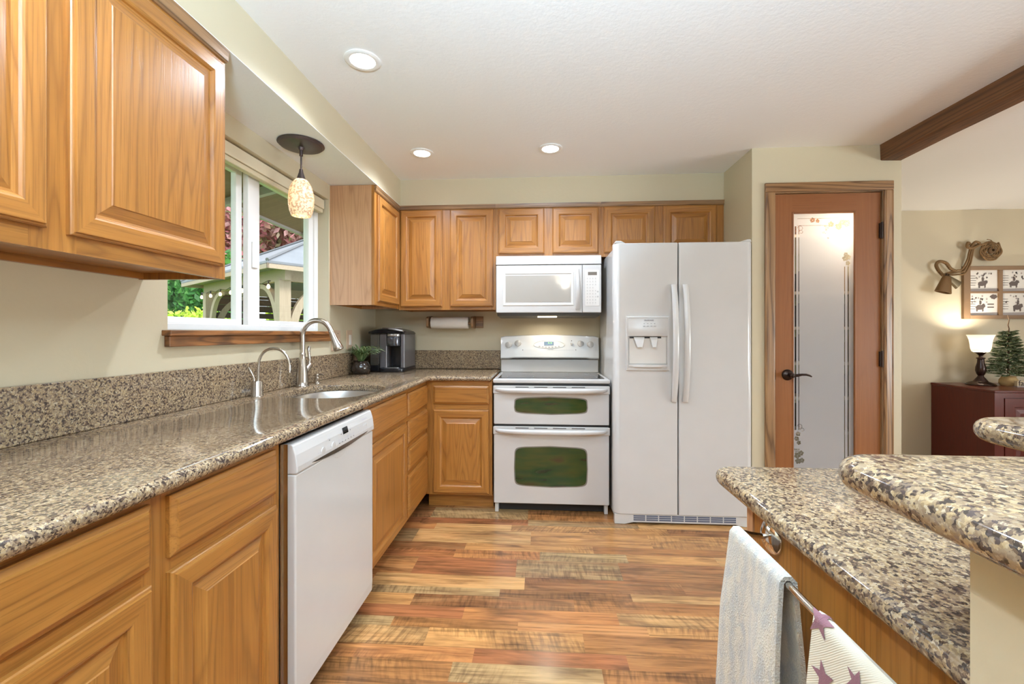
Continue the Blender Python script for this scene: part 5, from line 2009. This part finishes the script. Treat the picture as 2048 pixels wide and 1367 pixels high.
# little fir tree with wire star
fc = (4.105, 4.10, SBZ)
ft = thing('tabletop_fir_tree', 'small frosted green fir tree in burlap on the sideboard beside the lamp', 'tree', fc)
mb = MB()
mb.lathe([(0.05, 0), (0.062, 0.02), (0.06, 0.05), (0.045, 0.075), (0.05, 0.085), (0.04, 0.085)], fc, 20)
mb.build('burlap_base', plain('burlap', srgb(190, 160, 112), 0.9), ft, smooth=50)
MB().tube([(fc[0], fc[1], fc[2] + 0.08), (fc[0], fc[1], fc[2] + 0.45), (fc[0] + 0.004, fc[1], fc[2] + 0.50), (fc[0] - 0.004, fc[1], fc[2] + 0.53), (fc[0] + 0.006, fc[1], fc[2] + 0.58), (fc[0] - 0.01, fc[1], fc[2] + 0.62)], [0.008, 0.005, 0.004, 0.004, 0.0035, 0.003], 8).build('trunk', plain('twig_brown', srgb(86, 64, 44), 0.8), ft)
rt = random.Random(4)
FIR = leaf_mat('fir_needles', [srgb(60, 78, 50), srgb(94, 112, 76), srgb(138, 148, 112), srgb(72, 92, 60), srgb(172, 176, 146)], 0.6, 0.1)
mb = MB()
for k in range(360):
    h = 0.09 + 0.38 * (k / 360.0)
    rad = 0.125 * (1 - (h - 0.08) / 0.45) + 0.03
    a = rt.random() * 2 * PI
    L = rad * (0.7 + 0.4 * rt.random())
    p0 = Vector((fc[0], fc[1], fc[2] + h))
    p1 = p0 + Vector((math.cos(a) * L, math.sin(a) * L, -0.01 + 0.035 * rt.random()))
    d_ = (p1 - p0)
    sd = d_.cross(Vector((0, 0, 1))).normalized()
    for q in range(9):
        u = 0.25 + 0.75 * q / 8
        b_ = p0 + d_ * u
        for sg in (-1, 1):
            tip = b_ + d_.normalized() * 0.018 + sd * sg * 0.014 + Vector((0, 0, 0.006 * rt.uniform(-1, 1)))
            w = Vector((0, 0, 0.0045))
            mb.face([mb.v(b_ - w), mb.v(tip), mb.v(b_ + w)])
mb.build('needles', FIR, ft, recalc=False)

sg = thing('word_sign', 'small pale wooden block sign reading family in front of the fir tree', 'sign', (4.20, 3.99, SBZ))
MB().box(4.055, 4.37, 3.98, 4.005, SBZ, SBZ + 0.052).build('block', plain('pale_wood_sign', srgb(196, 178, 148), 0.7), sg, bevel=0.002)
MB().box(4.05, 4.375, 3.975, 4.01, SBZ, SBZ + 0.010).build('ledge', plain('sign_ledge', srgb(150, 140, 140), 0.6), sg)
text('family', 0.066, (4.062, 3.9785, SBZ + 0.033), 'y-', plain('sign_black', srgb(54, 40, 40), 0.6), 'lettering', sg, 0.001, 0.0, 'LEFT')

# four-pane rodeo picture
pf = thing('picture_frame', 'brown wooden four-pane frame with black and white rodeo photographs on the far wall', 'picture', (4.24, YFAR, 1.6))
PX0, PX1, PZ0, PZ1 = 3.922, 4.57, 1.334, 1.823
BW = oak('x', 'casing')
BWZ = oak('z', 'casing')
mb = MB()
fy0, fy1 = YFAR - 0.028, YFAR - 0.001
mb.box(PX0, PX0 + 0.058, fy0, fy1, PZ0, PZ1, 0).box(PX1 - 0.058, PX1, fy0, fy1, PZ0, PZ1, 0)
mb.box(PX0 + 0.058, PX1 - 0.058, fy0, fy1, PZ1 - 0.036, PZ1, 1).box(PX0 + 0.058, PX1 - 0.058, fy0, fy1, PZ0, PZ0 + 0.034, 1)
mb.box(PX0 + 0.058, PX1 - 0.058, fy0 + 0.003, fy1, 1.572, 1.590, 1)
mb.box(4.230, 4.262, fy0 + 0.002, fy1, PZ0 + 0.034, PZ1 - 0.036, 0)
mb.build('frame', [plain('driftwood_brown', srgb(132, 104, 76), 0.6), plain('driftwood_brown2', srgb(138, 110, 82), 0.6)], pf, bevel=0.002)
PAPER = plain('photo_paper', srgb(226, 222, 216), 0.5)
INK = plain('photo_ink', srgb(96, 84, 80), 0.6)
INK2 = plain('photo_ink_pale', srgb(166, 158, 156), 0.6)
rph = random.Random(21)


def blob(mb_, cx, cz, rx, rz, y, m, n=14, j=0.35):
    pts = [(cx + rx * math.cos(2 * PI * k / n) * (1 - j * rph.random()), cz + rz * math.sin(2 * PI * k / n) * (1 - j * rph.random())) for k in range(n)]
    mb_.face([mb_.v((a, y, b)) for a, b in pts], m)


PANES = [(PX0 + 0.058, 4.230, 1.590, PZ1 - 0.036), (4.262, PX1 - 0.058, 1.590, PZ1 - 0.036), (PX0 + 0.058, 4.230, PZ0 + 0.034, 1.572), (4.262, PX1 - 0.058, PZ0 + 0.034, 1.572)]
for i, (a, b, c_, d) in enumerate(PANES):
    mb = MB()
    y = YFAR - 0.010
    mb.face([mb.v((a, y, c_)), mb.v((b, y, c_)), mb.v((b, y, d)), mb.v((a, y, d))], 0)
    w, h = b - a, d - c_
    y2 = y - 0.0006
    # ground line, crowd, rider and animal
    mb.face([mb.v((a, y2, c_)), mb.v((b, y2, c_)), mb.v((b, y2, c_ + h * 0.14)), mb.v((a, y2, c_ + h * 0.12))], 2)
    y3 = y2 - 0.0006
    for k in range(5):
        z = c_ + h * (0.28 + 0.11 * k)
        mb.face([mb.v((a + w * 0.05, y3, z)), mb.v((a + w * (0.2 + 0.1 * rph.random()), y3, z)), mb.v((a + w * 0.24, y3, z + h * 0.02)), mb.v((a + w * 0.05, y3, z + h * 0.025))], 1)
    for k in range(14):
        blob(mb, a + w * (0.1 + 0.85 * rph.random()), c_ + h * (0.55 + 0.35 * rph.random()), w * 0.035, h * 0.05, y3, 1 if k % 3 == 0 else 2)
    y4 = y3 - 0.0006
    cx_, cz_ = a + w * (0.46, 0.42, 0.38, 0.55)[i], c_ + h * 0.36
    blob(mb, cx_, cz_, w * 0.17, h * 0.13, y4, 1, 16, 0.25)
    blob(mb, cx_ + w * 0.12, cz_ + h * 0.08, w * 0.09, h * 0.10, y4 - 0.0003, 1)
    blob(mb, cx_ - w * 0.10, cz_ - h * 0.10, w * 0.04, h * 0.13, y4 - 0.0003, 1)
    blob(mb, cx_ + w * 0.10, cz_ - h * 0.10, w * 0.035, h * 0.12, y4 - 0.0003, 1)
    blob(mb, cx_ + w * 0.02, cz_ + h * 0.22, w * 0.05, h * 0.13, y4 - 0.0006, 1)
    blob(mb, cx_ + w * 0.03, cz_ + h * 0.38, w * 0.035, h * 0.05, y4 - 0.0006, 1)
    if i == 2:
        for k in range(2):
            mb.face([mb.v((a + w * 0.64, y4, c_ + h * (0.34 + 0.14 * k))), mb.v((a + w * 0.87, y4, c_ + h * (0.34 + 0.14 * k))), mb.v((a + w * 0.87, y4, c_ + h * (0.39 + 0.14 * k))), mb.v((a + w * 0.64, y4, c_ + h * (0.39 + 0.14 * k)))], 1)
        blob(mb, a + w * 0.86, c_ + h * 0.84, w * 0.14, h * 0.12, y4, 1)
    mb.build('photograph', [PAPER, INK, INK2], pf, recalc=False)

# rope with cowbells
RY = YFAR - 0.045
ROPE = NT('jute_rope')
v = ROPE.coord()
wv = ROPE.new('ShaderNodeTexWave', wave_type='BANDS', bands_direction='DIAGONAL')
ROPE.link(v, wv.inputs['Vector'])
wv.inputs['Scale'].default_value = 90.0
ROPE.base(ROPE.mix(wv.outputs['Fac'], srgb(150, 118, 78), srgb(104, 78, 50)))
ROPE.set(Roughness=0.9)
ROPE.bump(wv.outputs['Fac'], 0.6, 0.003)
ROPEM = ROPE.m


def cr(pts, n=8):
    """catmull-rom through points"""
    P = [Vector(p) for p in pts]
    P = [P[0] * 2 - P[1]] + P + [P[-1] * 2 - P[-2]]
    o_ = []
    for i in range(1, len(P) - 2):
        for k in range(n):
            t_ = k / n
            o_.append(0.5 * ((2 * P[i]) + (-P[i - 1] + P[i + 1]) * t_ + (2 * P[i - 1] - 5 * P[i] + 4 * P[i + 1] - P[i + 2]) * t_ ** 2 + (-P[i - 1] + 3 * P[i] - 3 * P[i + 1] + P[i + 2]) * t_ ** 3))
    o_.append(P[-2])
    return o_


rp_ = thing('bull_rope', 'braided tan bull rope hung on the far wall with a coil at its end', 'rope', (4.0, YFAR, 1.85))
CX, CZ = 4.135, 1.962
mb = MB()
pts = []
for k in range(150):
    a = 2 * PI * k / 36
    r = 0.034 + 0.060 * k / 150
    pts.append((CX + r * math.cos(a), RY + 0.006 * math.sin(k), CZ + r * math.sin(a)))
mb.tube(pts, 0.0075, 8)
mb.build('coil', ROPEM, rp_, smooth=60)
MB().lathe([(0.03, 0.0), (0.03, -0.02), (0.012, -0.026), (0.012, 0.0)], (CX, RY, CZ), 20, 0, 'y', (False, False)).build('coil_core', plain('rope_core', srgb(104, 80, 54), 0.9), rp_)
for dz, dx in ((0.0, 0.0), (-0.022, 0.010), (0.018, -0.014)):
    m_ = MB()
    m_.tube(cr([(CX - 0.05, RY - 0.012, CZ + 0.06), (3.99 + dx, RY, 2.0 + dz * 0.3), (3.965 + dx, RY, 1.93 + dz), (3.945 + dx, RY - 0.004, 1.86 + dz), (3.90 + dx, RY - 0.004, 1.775 + dz), (3.84, RY - 0.006, 1.765 + dz), (3.77, RY - 0.004, 1.752 + dz * 0.6), (3.72, RY, 1.742)]), 0.0075, 8)
    m_.build('strand', ROPEM, rp_, smooth=60)
m_ = MB()
m_.tube(cr([(3.96, RY, 2.02), (3.93, RY - 0.01, 2.035), (3.925, RY - 0.012, 1.995), (3.97, RY - 0.014, 1.985), (4.03, RY - 0.012, 2.02), (3.99, RY - 0.016, 2.04), (3.955, RY - 0.006, 1.99)]), 0.0115, 8)
m_.build('knot', ROPEM, rp_, smooth=60)
m_ = MB()
m_.tube(cr([(3.72, RY - 0.005, 1.735), (3.675, RY - 0.006, 1.79), (3.665, RY, 1.84), (3.70, RY + 0.004, 1.868), (3.75, RY, 1.85), (3.785, RY - 0.004, 1.80), (3.83, RY - 0.004, 1.775)]), 0.014, 8)
m_.build('loop', ROPEM, rp_, smooth=60)
m_ = MB()
m_.tube(cr([(CX - 0.05, RY - 0.02, CZ + 0.10), (CX - 0.02, RY - 0.03, CZ + 0.085), (CX - 0.004, RY - 0.028, CZ + 0.04), (CX, RY - 0.024, CZ + 0.01)]), 0.0035, 6)
m_.build('hanging_cord', ROPEM, rp_, smooth=60)


def cowbell(top, bottom, w0, w1, d0, d1, label, mat):
    """bell between two axis points, oval section"""
    top, bottom = Vector(top), Vector(bottom)
    ax = (bottom - top).normalized()
    sx_ = ax.cross(Vector((0, 1, 0))).normalized()
    sy_ = Vector((0, 1, 0))
    root = thing('cowbell', label, 'bell', tuple(top), 'cowbells on the bull rope')
    mb_ = MB()
    rings_ = []
    L = (bottom - top).length
    for u, k in ((0.0, 0.55), (0.03, 0.9), (0.08, 1.0), (0.5, 1.0), (1.0, 1.0)):
        c_ = top + ax * L * u
        w_ = (w0 + (w1 - w0) * u) * k
        d_ = (d0 + (d1 - d0) * u) * k
        rings_.append([c_ + sx_ * w_ * (abs(math.cos(a)) ** 0.7 * (1 if math.cos(a) > 0 else -1)) + sy_ * d_ * (abs(math.sin(a)) ** 0.7 * (1 if math.sin(a) > 0 else -1)) for a in [2 * PI * q / 24 for q in range(24)]])
    for u in (1.0, 0.4, 0.06):
        c_ = top + ax * L * u
        w_ = (w0 + (w1 - w0) * u) * 0.93
        d_ = (d0 + (d1 - d0) * u) * 0.90
        rings_.append([c_ + sx_ * w_ * (abs(math.cos(a)) ** 0.7 * (1 if math.cos(a) > 0 else -1)) + sy_ * d_ * (abs(math.sin(a)) ** 0.7 * (1 if math.sin(a) > 0 else -1)) for a in [2 * PI * q / 24 for q in range(24)]])
    mb_.loft(rings_)
    mb_.build('bell_body', mat, root, smooth=40)
    m3 = MB()
    m3.tube([top + ax * L * 0.1, top + ax * L * 0.93], [0.003, 0.006], 8)
    m3.build('clapper', BRONZE, root)
    m3 = MB()
    m3.tube([top + sx_ * 0.014, top + sx_ * 0.012 - ax * 0.02, top - sx_ * 0.012 - ax * 0.02, top - sx_ * 0.014], 0.004, 8)
    m3.build('hanger_loop', BRONZE, root)


BELL = plain('rusty_brass', srgb(122, 92, 58), 0.5, 0.5)
BELL2 = plain('aged_bronze', srgb(108, 94, 70), 0.4, 0.6)
cowbell((3.715, RY - 0.05, 1.725), (3.675, RY - 0.055, 1.575), 0.030, 0.066, 0.02, 0.035, 'larger rusty cowbell hanging upright from the bull rope', BELL)
cowbell((3.740, RY - 0.022, 1.720), (3.838, RY - 0.024, 1.640), 0.020, 0.040, 0.012, 0.014, 'smaller dull bronze cowbell tilted behind the larger one', BELL2)

# ================================================================== OUTSIDE
t = NT('lawn')
v = t.coord()
t.base(t.mix(t.noise(v, 9.0, 4.0), srgb(84, 130, 50), srgb(130, 170, 76)))
t.set(Roughness=0.9)
struct(MB().box(-30, -1.53, -6, 32, -0.35, -0.25).build('ground', t.m), 'lawn outside the kitchen window', 'ground')
# eave of the house over the window
ev = struct(thing('roof_eave', 'brown boarded eave outside the window', 'roof', (-2.0, 4, 2.3)))
t = NT('brown_boards')
v = t.coord()
t.base(t.mix(t.noise(t.scaled(v, (3, 40, 3)), 1.0, 2.0), srgb(120, 92, 66), srgb(92, 68, 48)))
t.set(Roughness=0.7)
mb = MB()
mb.prism([(-1.525, 2.60), (-2.60, 2.30), (-2.60, 2.33), (-1.525, 2.70)], 'y', -3, 9)
mb.build('sheathing', t.m, ev)
GREYW = plain('grey_fascia', srgb(150, 142, 134), 0.6)
MB().box(-2.64, -2.60, -3, 9, 2.275, 2.37).build('fascia', GREYW, ev)
for y in (1.0, 2.2, 3.4, 4.6, 5.8):
    m_ = MB()
    m_.prism([(-1.53, 2.50), (-2.598, 2.245), (-2.598, 2.299), (-1.53, 2.598)], 'y', y, y + 0.045)
    m_.build('rafter', GREYW, ev)


def leaf_cloud(sampler, n, size, rng, flat=0.0):
    mb_ = MB()
    for _ in range(n):
        p = Vector(sampler(rng))
        d1 = Vector((rng.gauss(0, 1), rng.gauss(0, 1), rng.gauss(0, 1) * (1 - flat))).normalized()
        d2 = d1.cross(Vector((rng.gauss(0, 1), rng.gauss(0, 1), rng.gauss(0, 1)))).normalized()
        s_ = size * rng.uniform(0.6, 1.3)
        mb_.face([mb_.v(p - d1 * s_), mb_.v(p + d2 * s_ * 0.5), mb_.v(p + d1 * s_), mb_.v(p - d2 * s_ * 0.5)])
    return mb_


def ellipsoid(c, r, shell=0.45, lumps=9, seed=1):
    rr = random.Random(seed)
    L = []
    for _ in range(lumps):
        a, b = rr.uniform(0, 2 * PI), rr.uniform(-0.7, 1.0)
        L.append((c[0] + r[0] * 0.6 * math.cos(a) * math.cos(b), c[1] + r[1] * 0.6 * math.sin(a) * math.cos(b), c[2] + r[2] * 0.6 * math.sin(b), rr.uniform(0.38, 0.6)))

    def fn(rng):
        l = rng.choice(L)
        d = Vector((rng.gauss(0, 1), rng.gauss(0, 1), rng.gauss(0, 1))).normalized()
        k = (1 - shell * rng.random()) * l[3]
        return (l[0] + d.x * r[0] * k, l[1] + d.y * r[1] * k, l[2] + d.z * r[2] * k)
    return fn


rl2 = random.Random(9)
REDL = leaf_mat('maple_leaves', [srgb(190, 96, 108), srgb(222, 148, 158), srgb(160, 116, 100), srgb(236, 180, 186), srgb(140, 156, 100), srgb(206, 124, 134)], 0.6, 0.35)
GRNL = leaf_mat('green_leaves', [srgb(70, 110, 48), srgb(120, 160, 70), srgb(96, 134, 66), srgb(150, 170, 110)], 0.6, 0.35)
CEDL = leaf_mat('arborvitae_leaves', [srgb(44, 104, 44), srgb(78, 144, 62), srgb(60, 124, 54), srgb(104, 168, 80)], 0.6, 0.3)
LIML = leaf_mat('lime_leaves', [srgb(186, 214, 60), srgb(216, 232, 96), srgb(160, 196, 50), srgb(228, 236, 130)], 0.6, 0.35)
BARK = plain('bark', srgb(84, 70, 58), 0.9)


def tree(name, loc, h, cen, rad, n, size, mat, label, seed):
    root = thing(name, label, 'tree', loc)
    MB().tube([loc, (loc[0] + 0.1, loc[1], loc[2] + h * 0.5), (cen[0], cen[1], cen[2])], [0.16, 0.12, 0.06], 10).build('trunk', BARK, root)
    m_ = MB()
    rr = random.Random(seed)
    for k in range(7):
        a = 2 * PI * k / 7
        m_.tube([(loc[0] + 0.1, loc[1], loc[2] + h * 0.5), (cen[0] + rad[0] * 0.35 * math.cos(a), cen[1] + rad[1] * 0.35 * math.sin(a), cen[2] - rad[2] * 0.1), (cen[0] + rad[0] * 0.75 * math.cos(a), cen[1] + rad[1] * 0.75 * math.sin(a), cen[2] + rad[2] * rr.uniform(0, 0.5))], [0.07, 0.05, 0.02], 6)
    m_.build('branches', BARK, root)
    leaf_cloud(ellipsoid(cen, rad, 0.6, 16, seed), n, size, rr).build('foliage', mat, root, recalc=False)
    return root


tree('maple_tree', (-11.0, 17.6, -0.25), 3.8, (-11.0, 17.6, 5.3), (3.8, 2.4, 3.1), 12000, 0.17, REDL, 'red-leaved maple tree beyond the pavilion roof', 31)
tree('leafy_tree', (-13.4, 25.5, -0.25), 4.4, (-13.4, 25.5, 6.2), (4.6, 3.6, 4.2), 4500, 0.28, GRNL, 'pale green tree standing behind the red maple', 32)


def hedge_sampler(rng):
    x = rng.uniform(-16.2, -10.6)
    k = math.floor(x / 0.9)
    cx_ = (k + 0.5) * 0.9
    z = rng.uniform(-0.25, 3.9)
    w = 0.70 * (1 - (z / 5.2) ** 2)
    a = rng.uniform(0, 2 * PI)
    r = w * (1 - 0.30 * rng.random())
    return (cx_ + r * math.cos(a), 13.6 + 0.35 * (cx_ + 11) + r * math.sin(a), z)


mbh = leaf_cloud(hedge_sampler, 13000, 0.15, rl2)
for k in range(-18, -11):
    cx_ = (k + 0.5) * 0.9
    mbh.lathe([(0.44, 0.0), (0.46, 1.2), (0.40, 2.4), (0.24, 3.4), (0.02, 4.0)], (cx_, 13.6 + 0.35 * (cx_ + 11), -0.25), 12)
o = mbh.build('arborvitae_hedge', CEDL, recalc=False)
tag(o, 'tall dark green arborvitae hedge at the left of the window view', 'hedge')
sh = thing('lime_shrub', 'bright yellow-green shrub below the tall hedge outside', 'shrub', (-9.1, 10.6, -0.25))
leaf_cloud(ellipsoid((-9.2, 10.6, 0.85), (1.7, 1.0, 1.1), 0.5, 14, 5), 4200, 0.07, rl2).build('foliage', LIML, sh, recalc=False)
mb = MB()
for k in range(6):
    a = 2 * PI * k / 6
    mb.tube([(-9.2, 10.6, -0.25), (-9.2 + 0.5 * math.cos(a), 10.6 + 0.4 * math.sin(a), 0.8)], [0.03, 0.012], 6)
mb.build('stems', BARK, sh)

bh = thing('clipped_hedge', 'low bright green clipped hedge behind the pavilion screens', 'hedge', (-7.4, 14.9, -0.25))


def row_sampler(rng):
    x = rng.uniform(-9.3, -3.6)
    return (x, 14.9 + 0.12 * (x + 7) + rng.uniform(-0.42, 0.42), -0.25 + 2.45 * math.sqrt(rng.random()))


leaf_cloud(row_sampler, 6000, 0.11, rl2).build('foliage', LIML, bh, recalc=False)
MB().prism([(-9.3, 14.3), (-3.7, 14.95), (-3.7, 15.6), (-9.3, 14.95)], 'z', -0.25, 2.05).build('inner_branches', plain('hedge_inner', srgb(120, 150, 50), 0.9), bh)

# pavilion
Cn = Vector((-4.42, 7.22, 0))
ea = Vector((-3.1, 2.2, 0)).normalized()
eb = Vector((2.2, 3.1, 0)).normalized()
SPAN = 3.75
MT = Matrix(((ea.x, eb.x, 0, Cn.x), (ea.y, eb.y, 0, Cn.y), (0, 0, 1, 0), (0, 0, 0, 1)))
pv = thing('garden_pavilion', 'cedar garden pavilion with grey hip roof and curved braces outside the window', 'pavilion', (Cn.x, Cn.y, -0.25))
CD, CDX = oak('z', 'cedar'), oak('x', 'cedar')
for (a, b) in ((0, 0), (SPAN, 0), (0, SPAN), (SPAN, SPAN)):
    MB().box(a - 0.095, a + 0.095, b - 0.095, b + 0.095, -0.25, 2.1, 0, MT).build('post', CD, pv)
BZ0, BZ1 = 2.10, 2.32
for (a0, a1, b0, b1) in ((-0.2, SPAN + 0.2, -0.05, 0.05), (-0.2, SPAN + 0.2, SPAN - 0.05, SPAN + 0.05), (-0.05, 0.05, 0.05, SPAN - 0.05), (SPAN - 0.05, SPAN + 0.05, 0.05, SPAN - 0.05)):
    MB().box(a0, a1, b0, b1, BZ0, BZ1, 0, MT).build('beam', CDX, pv)


def brace(a, b, da, db):
    m_ = MB()
    rings_ = []
    for k in range(13):
        u = k / 12
        ang = PI / 2 * u
        off = 0.095 + 0.75 * (1 - math.cos(ang))
        z = 1.22 + 0.88 * math.sin(ang)
        w = 0.075
        nx_, nz_ = math.cos(ang), -math.sin(ang)
        ring = []
        for (s_, t_) in ((-0.04, 0), (0.04, 0), (0.04, 1), (-0.04, 1)):
            o1 = off + nx_ * 0.14 * t_
            z1 = min(z + nz_ * 0.14 * t_ * 0.6, 2.099)
            ring.append(MT @ Vector((a + da * o1 + db * s_, b + db * o1 + da * s_, z1)))
        rings_.append(ring)
    m_.loft(rings_)
    br_ = m_.build('brace', CD, pv)
    m_ = MB()
    for k in range(3):
        c_ = MT @ Vector((a + da * 0.16 + db * 0.045, b + db * 0.16 - abs(da) * 0.045, 1.25 + 0.09 * k))
        m_.lathe([(0.018, -0.006), (0.018, 0.006)], c_, 10)
    m_.build('bolt', BRONZE, br_)


brace(0, 0, 1, 0)
brace(0, 0, 0, 1)
brace(SPAN, 0, -1, 0)
brace(SPAN, 0, 0, 1)
brace(0, SPAN, 0, -1)
t = NT('metal_roof')
v = t.coord()
t.base(t.mix(t.noise(v, 4.0, 2.0), srgb(128, 132, 142), srgb(104, 108, 118)))
t.set(Roughness=0.45)
mb = MB()
EO = 0.42
E0, E1 = -EO, SPAN + EO
corners = [MT @ Vector(p) for p in ((E0, E0, 2.36), (E1, E0, 2.36), (E1, E1, 2.36), (E0, E1, 2.36))]
apex = MT @ Vector((SPAN / 2, SPAN / 2, 3.55))
lowc = [p - Vector((0, 0, 0.05)) for p in corners]
vs = [mb.v(p) for p in corners]
vl = [mb.v(p) for p in lowc]
va = mb.v(apex)
for i in range(4):
    j = (i + 1) % 4
    mb.face([vs[i], vs[j], va])
    mb.face([vl[i], vl[j], vs[j], vs[i]])
mb.face(list(reversed(vl)))
rf = mb.build('roof', t.m, pv)
mb = MB()
for p in corners:
    mb.tube([p + Vector((0, 0, 0.01)), apex + Vector((0, 0, 0.02))], 0.03, 6)
mb.build('hip_cap', plain('roof_cap', srgb(104, 106, 112), 0.5), rf)
mb = MB()
for (a0, a1, b0, b1) in ((E0, E1, E0, E0 + 0.03), (E0, E1, E1 - 0.03, E1), (E0, E0 + 0.03, E0, E1), (E1 - 0.03, E1, E0, E1)):
    mb.box(a0, a1, b0, b1, 2.24, 2.325, 0, MT)
mb.build('fascia_board', CDX, pv)
SLAT = plain('dark_slats', srgb(72, 56, 48), 0.7)
for side in (0, 1):
    m_ = MB()
    for k in range(15):
        z = -0.15 + 0.155 * k
        g = 0.125 if 5 < k < 12 else 0.150
        if side == 0:
            m_.box(SPAN - 0.03, SPAN + 0.0, 0.1, SPAN - 0.1, z, min(z + g, 2.09), 0, MT)
        else:
            m_.box(0.1, SPAN - 0.1, SPAN - 0.03, SPAN, z, min(z + g, 2.09), 0, MT)
    m_.build('privacy_screen', SLAT, pv)
# string lights along the pavilion beams
sl = thing('string_light', 'string of lit globe bulbs along the pavilion beam', 'string light', tuple(MT @ Vector((0, 0, 2.2))))
BULB = plain('globe_bulb', srgb(255, 236, 190), 0.3, emit=(1.0, 0.78, 0.4, 1), estr=5.0)
pts = []
bulbs = []
for k in range(8):
    a = SPAN + 0.25 - k * 0.60
    if a < -0.15:
        break
    bulbs.append((a, -0.075))
for k in range(1, 7):
    bulbs.append((-0.075, k * 0.6 - 0.25))
wire = []
for i, (a, b) in enumerate(bulbs):
    wire.append(MT @ Vector((a, b, 2.13)))
    if i + 1 < len(bulbs):
        n_ = bulbs[i + 1]
        wire.append(MT @ Vector(((a + n_[0]) / 2, (b + n_[1]) / 2, 2.09)))
MB().tube(wire, 0.006, 6).build('cable', BLK, sl)
for (a, b) in bulbs:
    c_ = MT @ Vector((a, b, 2.12))
    m_ = MB()
    m_.lathe([(0.013, 0.0), (0.013, -0.055)], c_, 10)
    s_ = m_.build('socket', BLK, sl)
    m_ = MB()
    m_.lathe([(0.012, -0.055), (0.028, -0.085), (0.030, -0.105), (0.02, -0.13), (0.0, -0.138)], c_, 14, caps=(True, False))
    m_.build('bulb', BULB, s_, smooth=60)
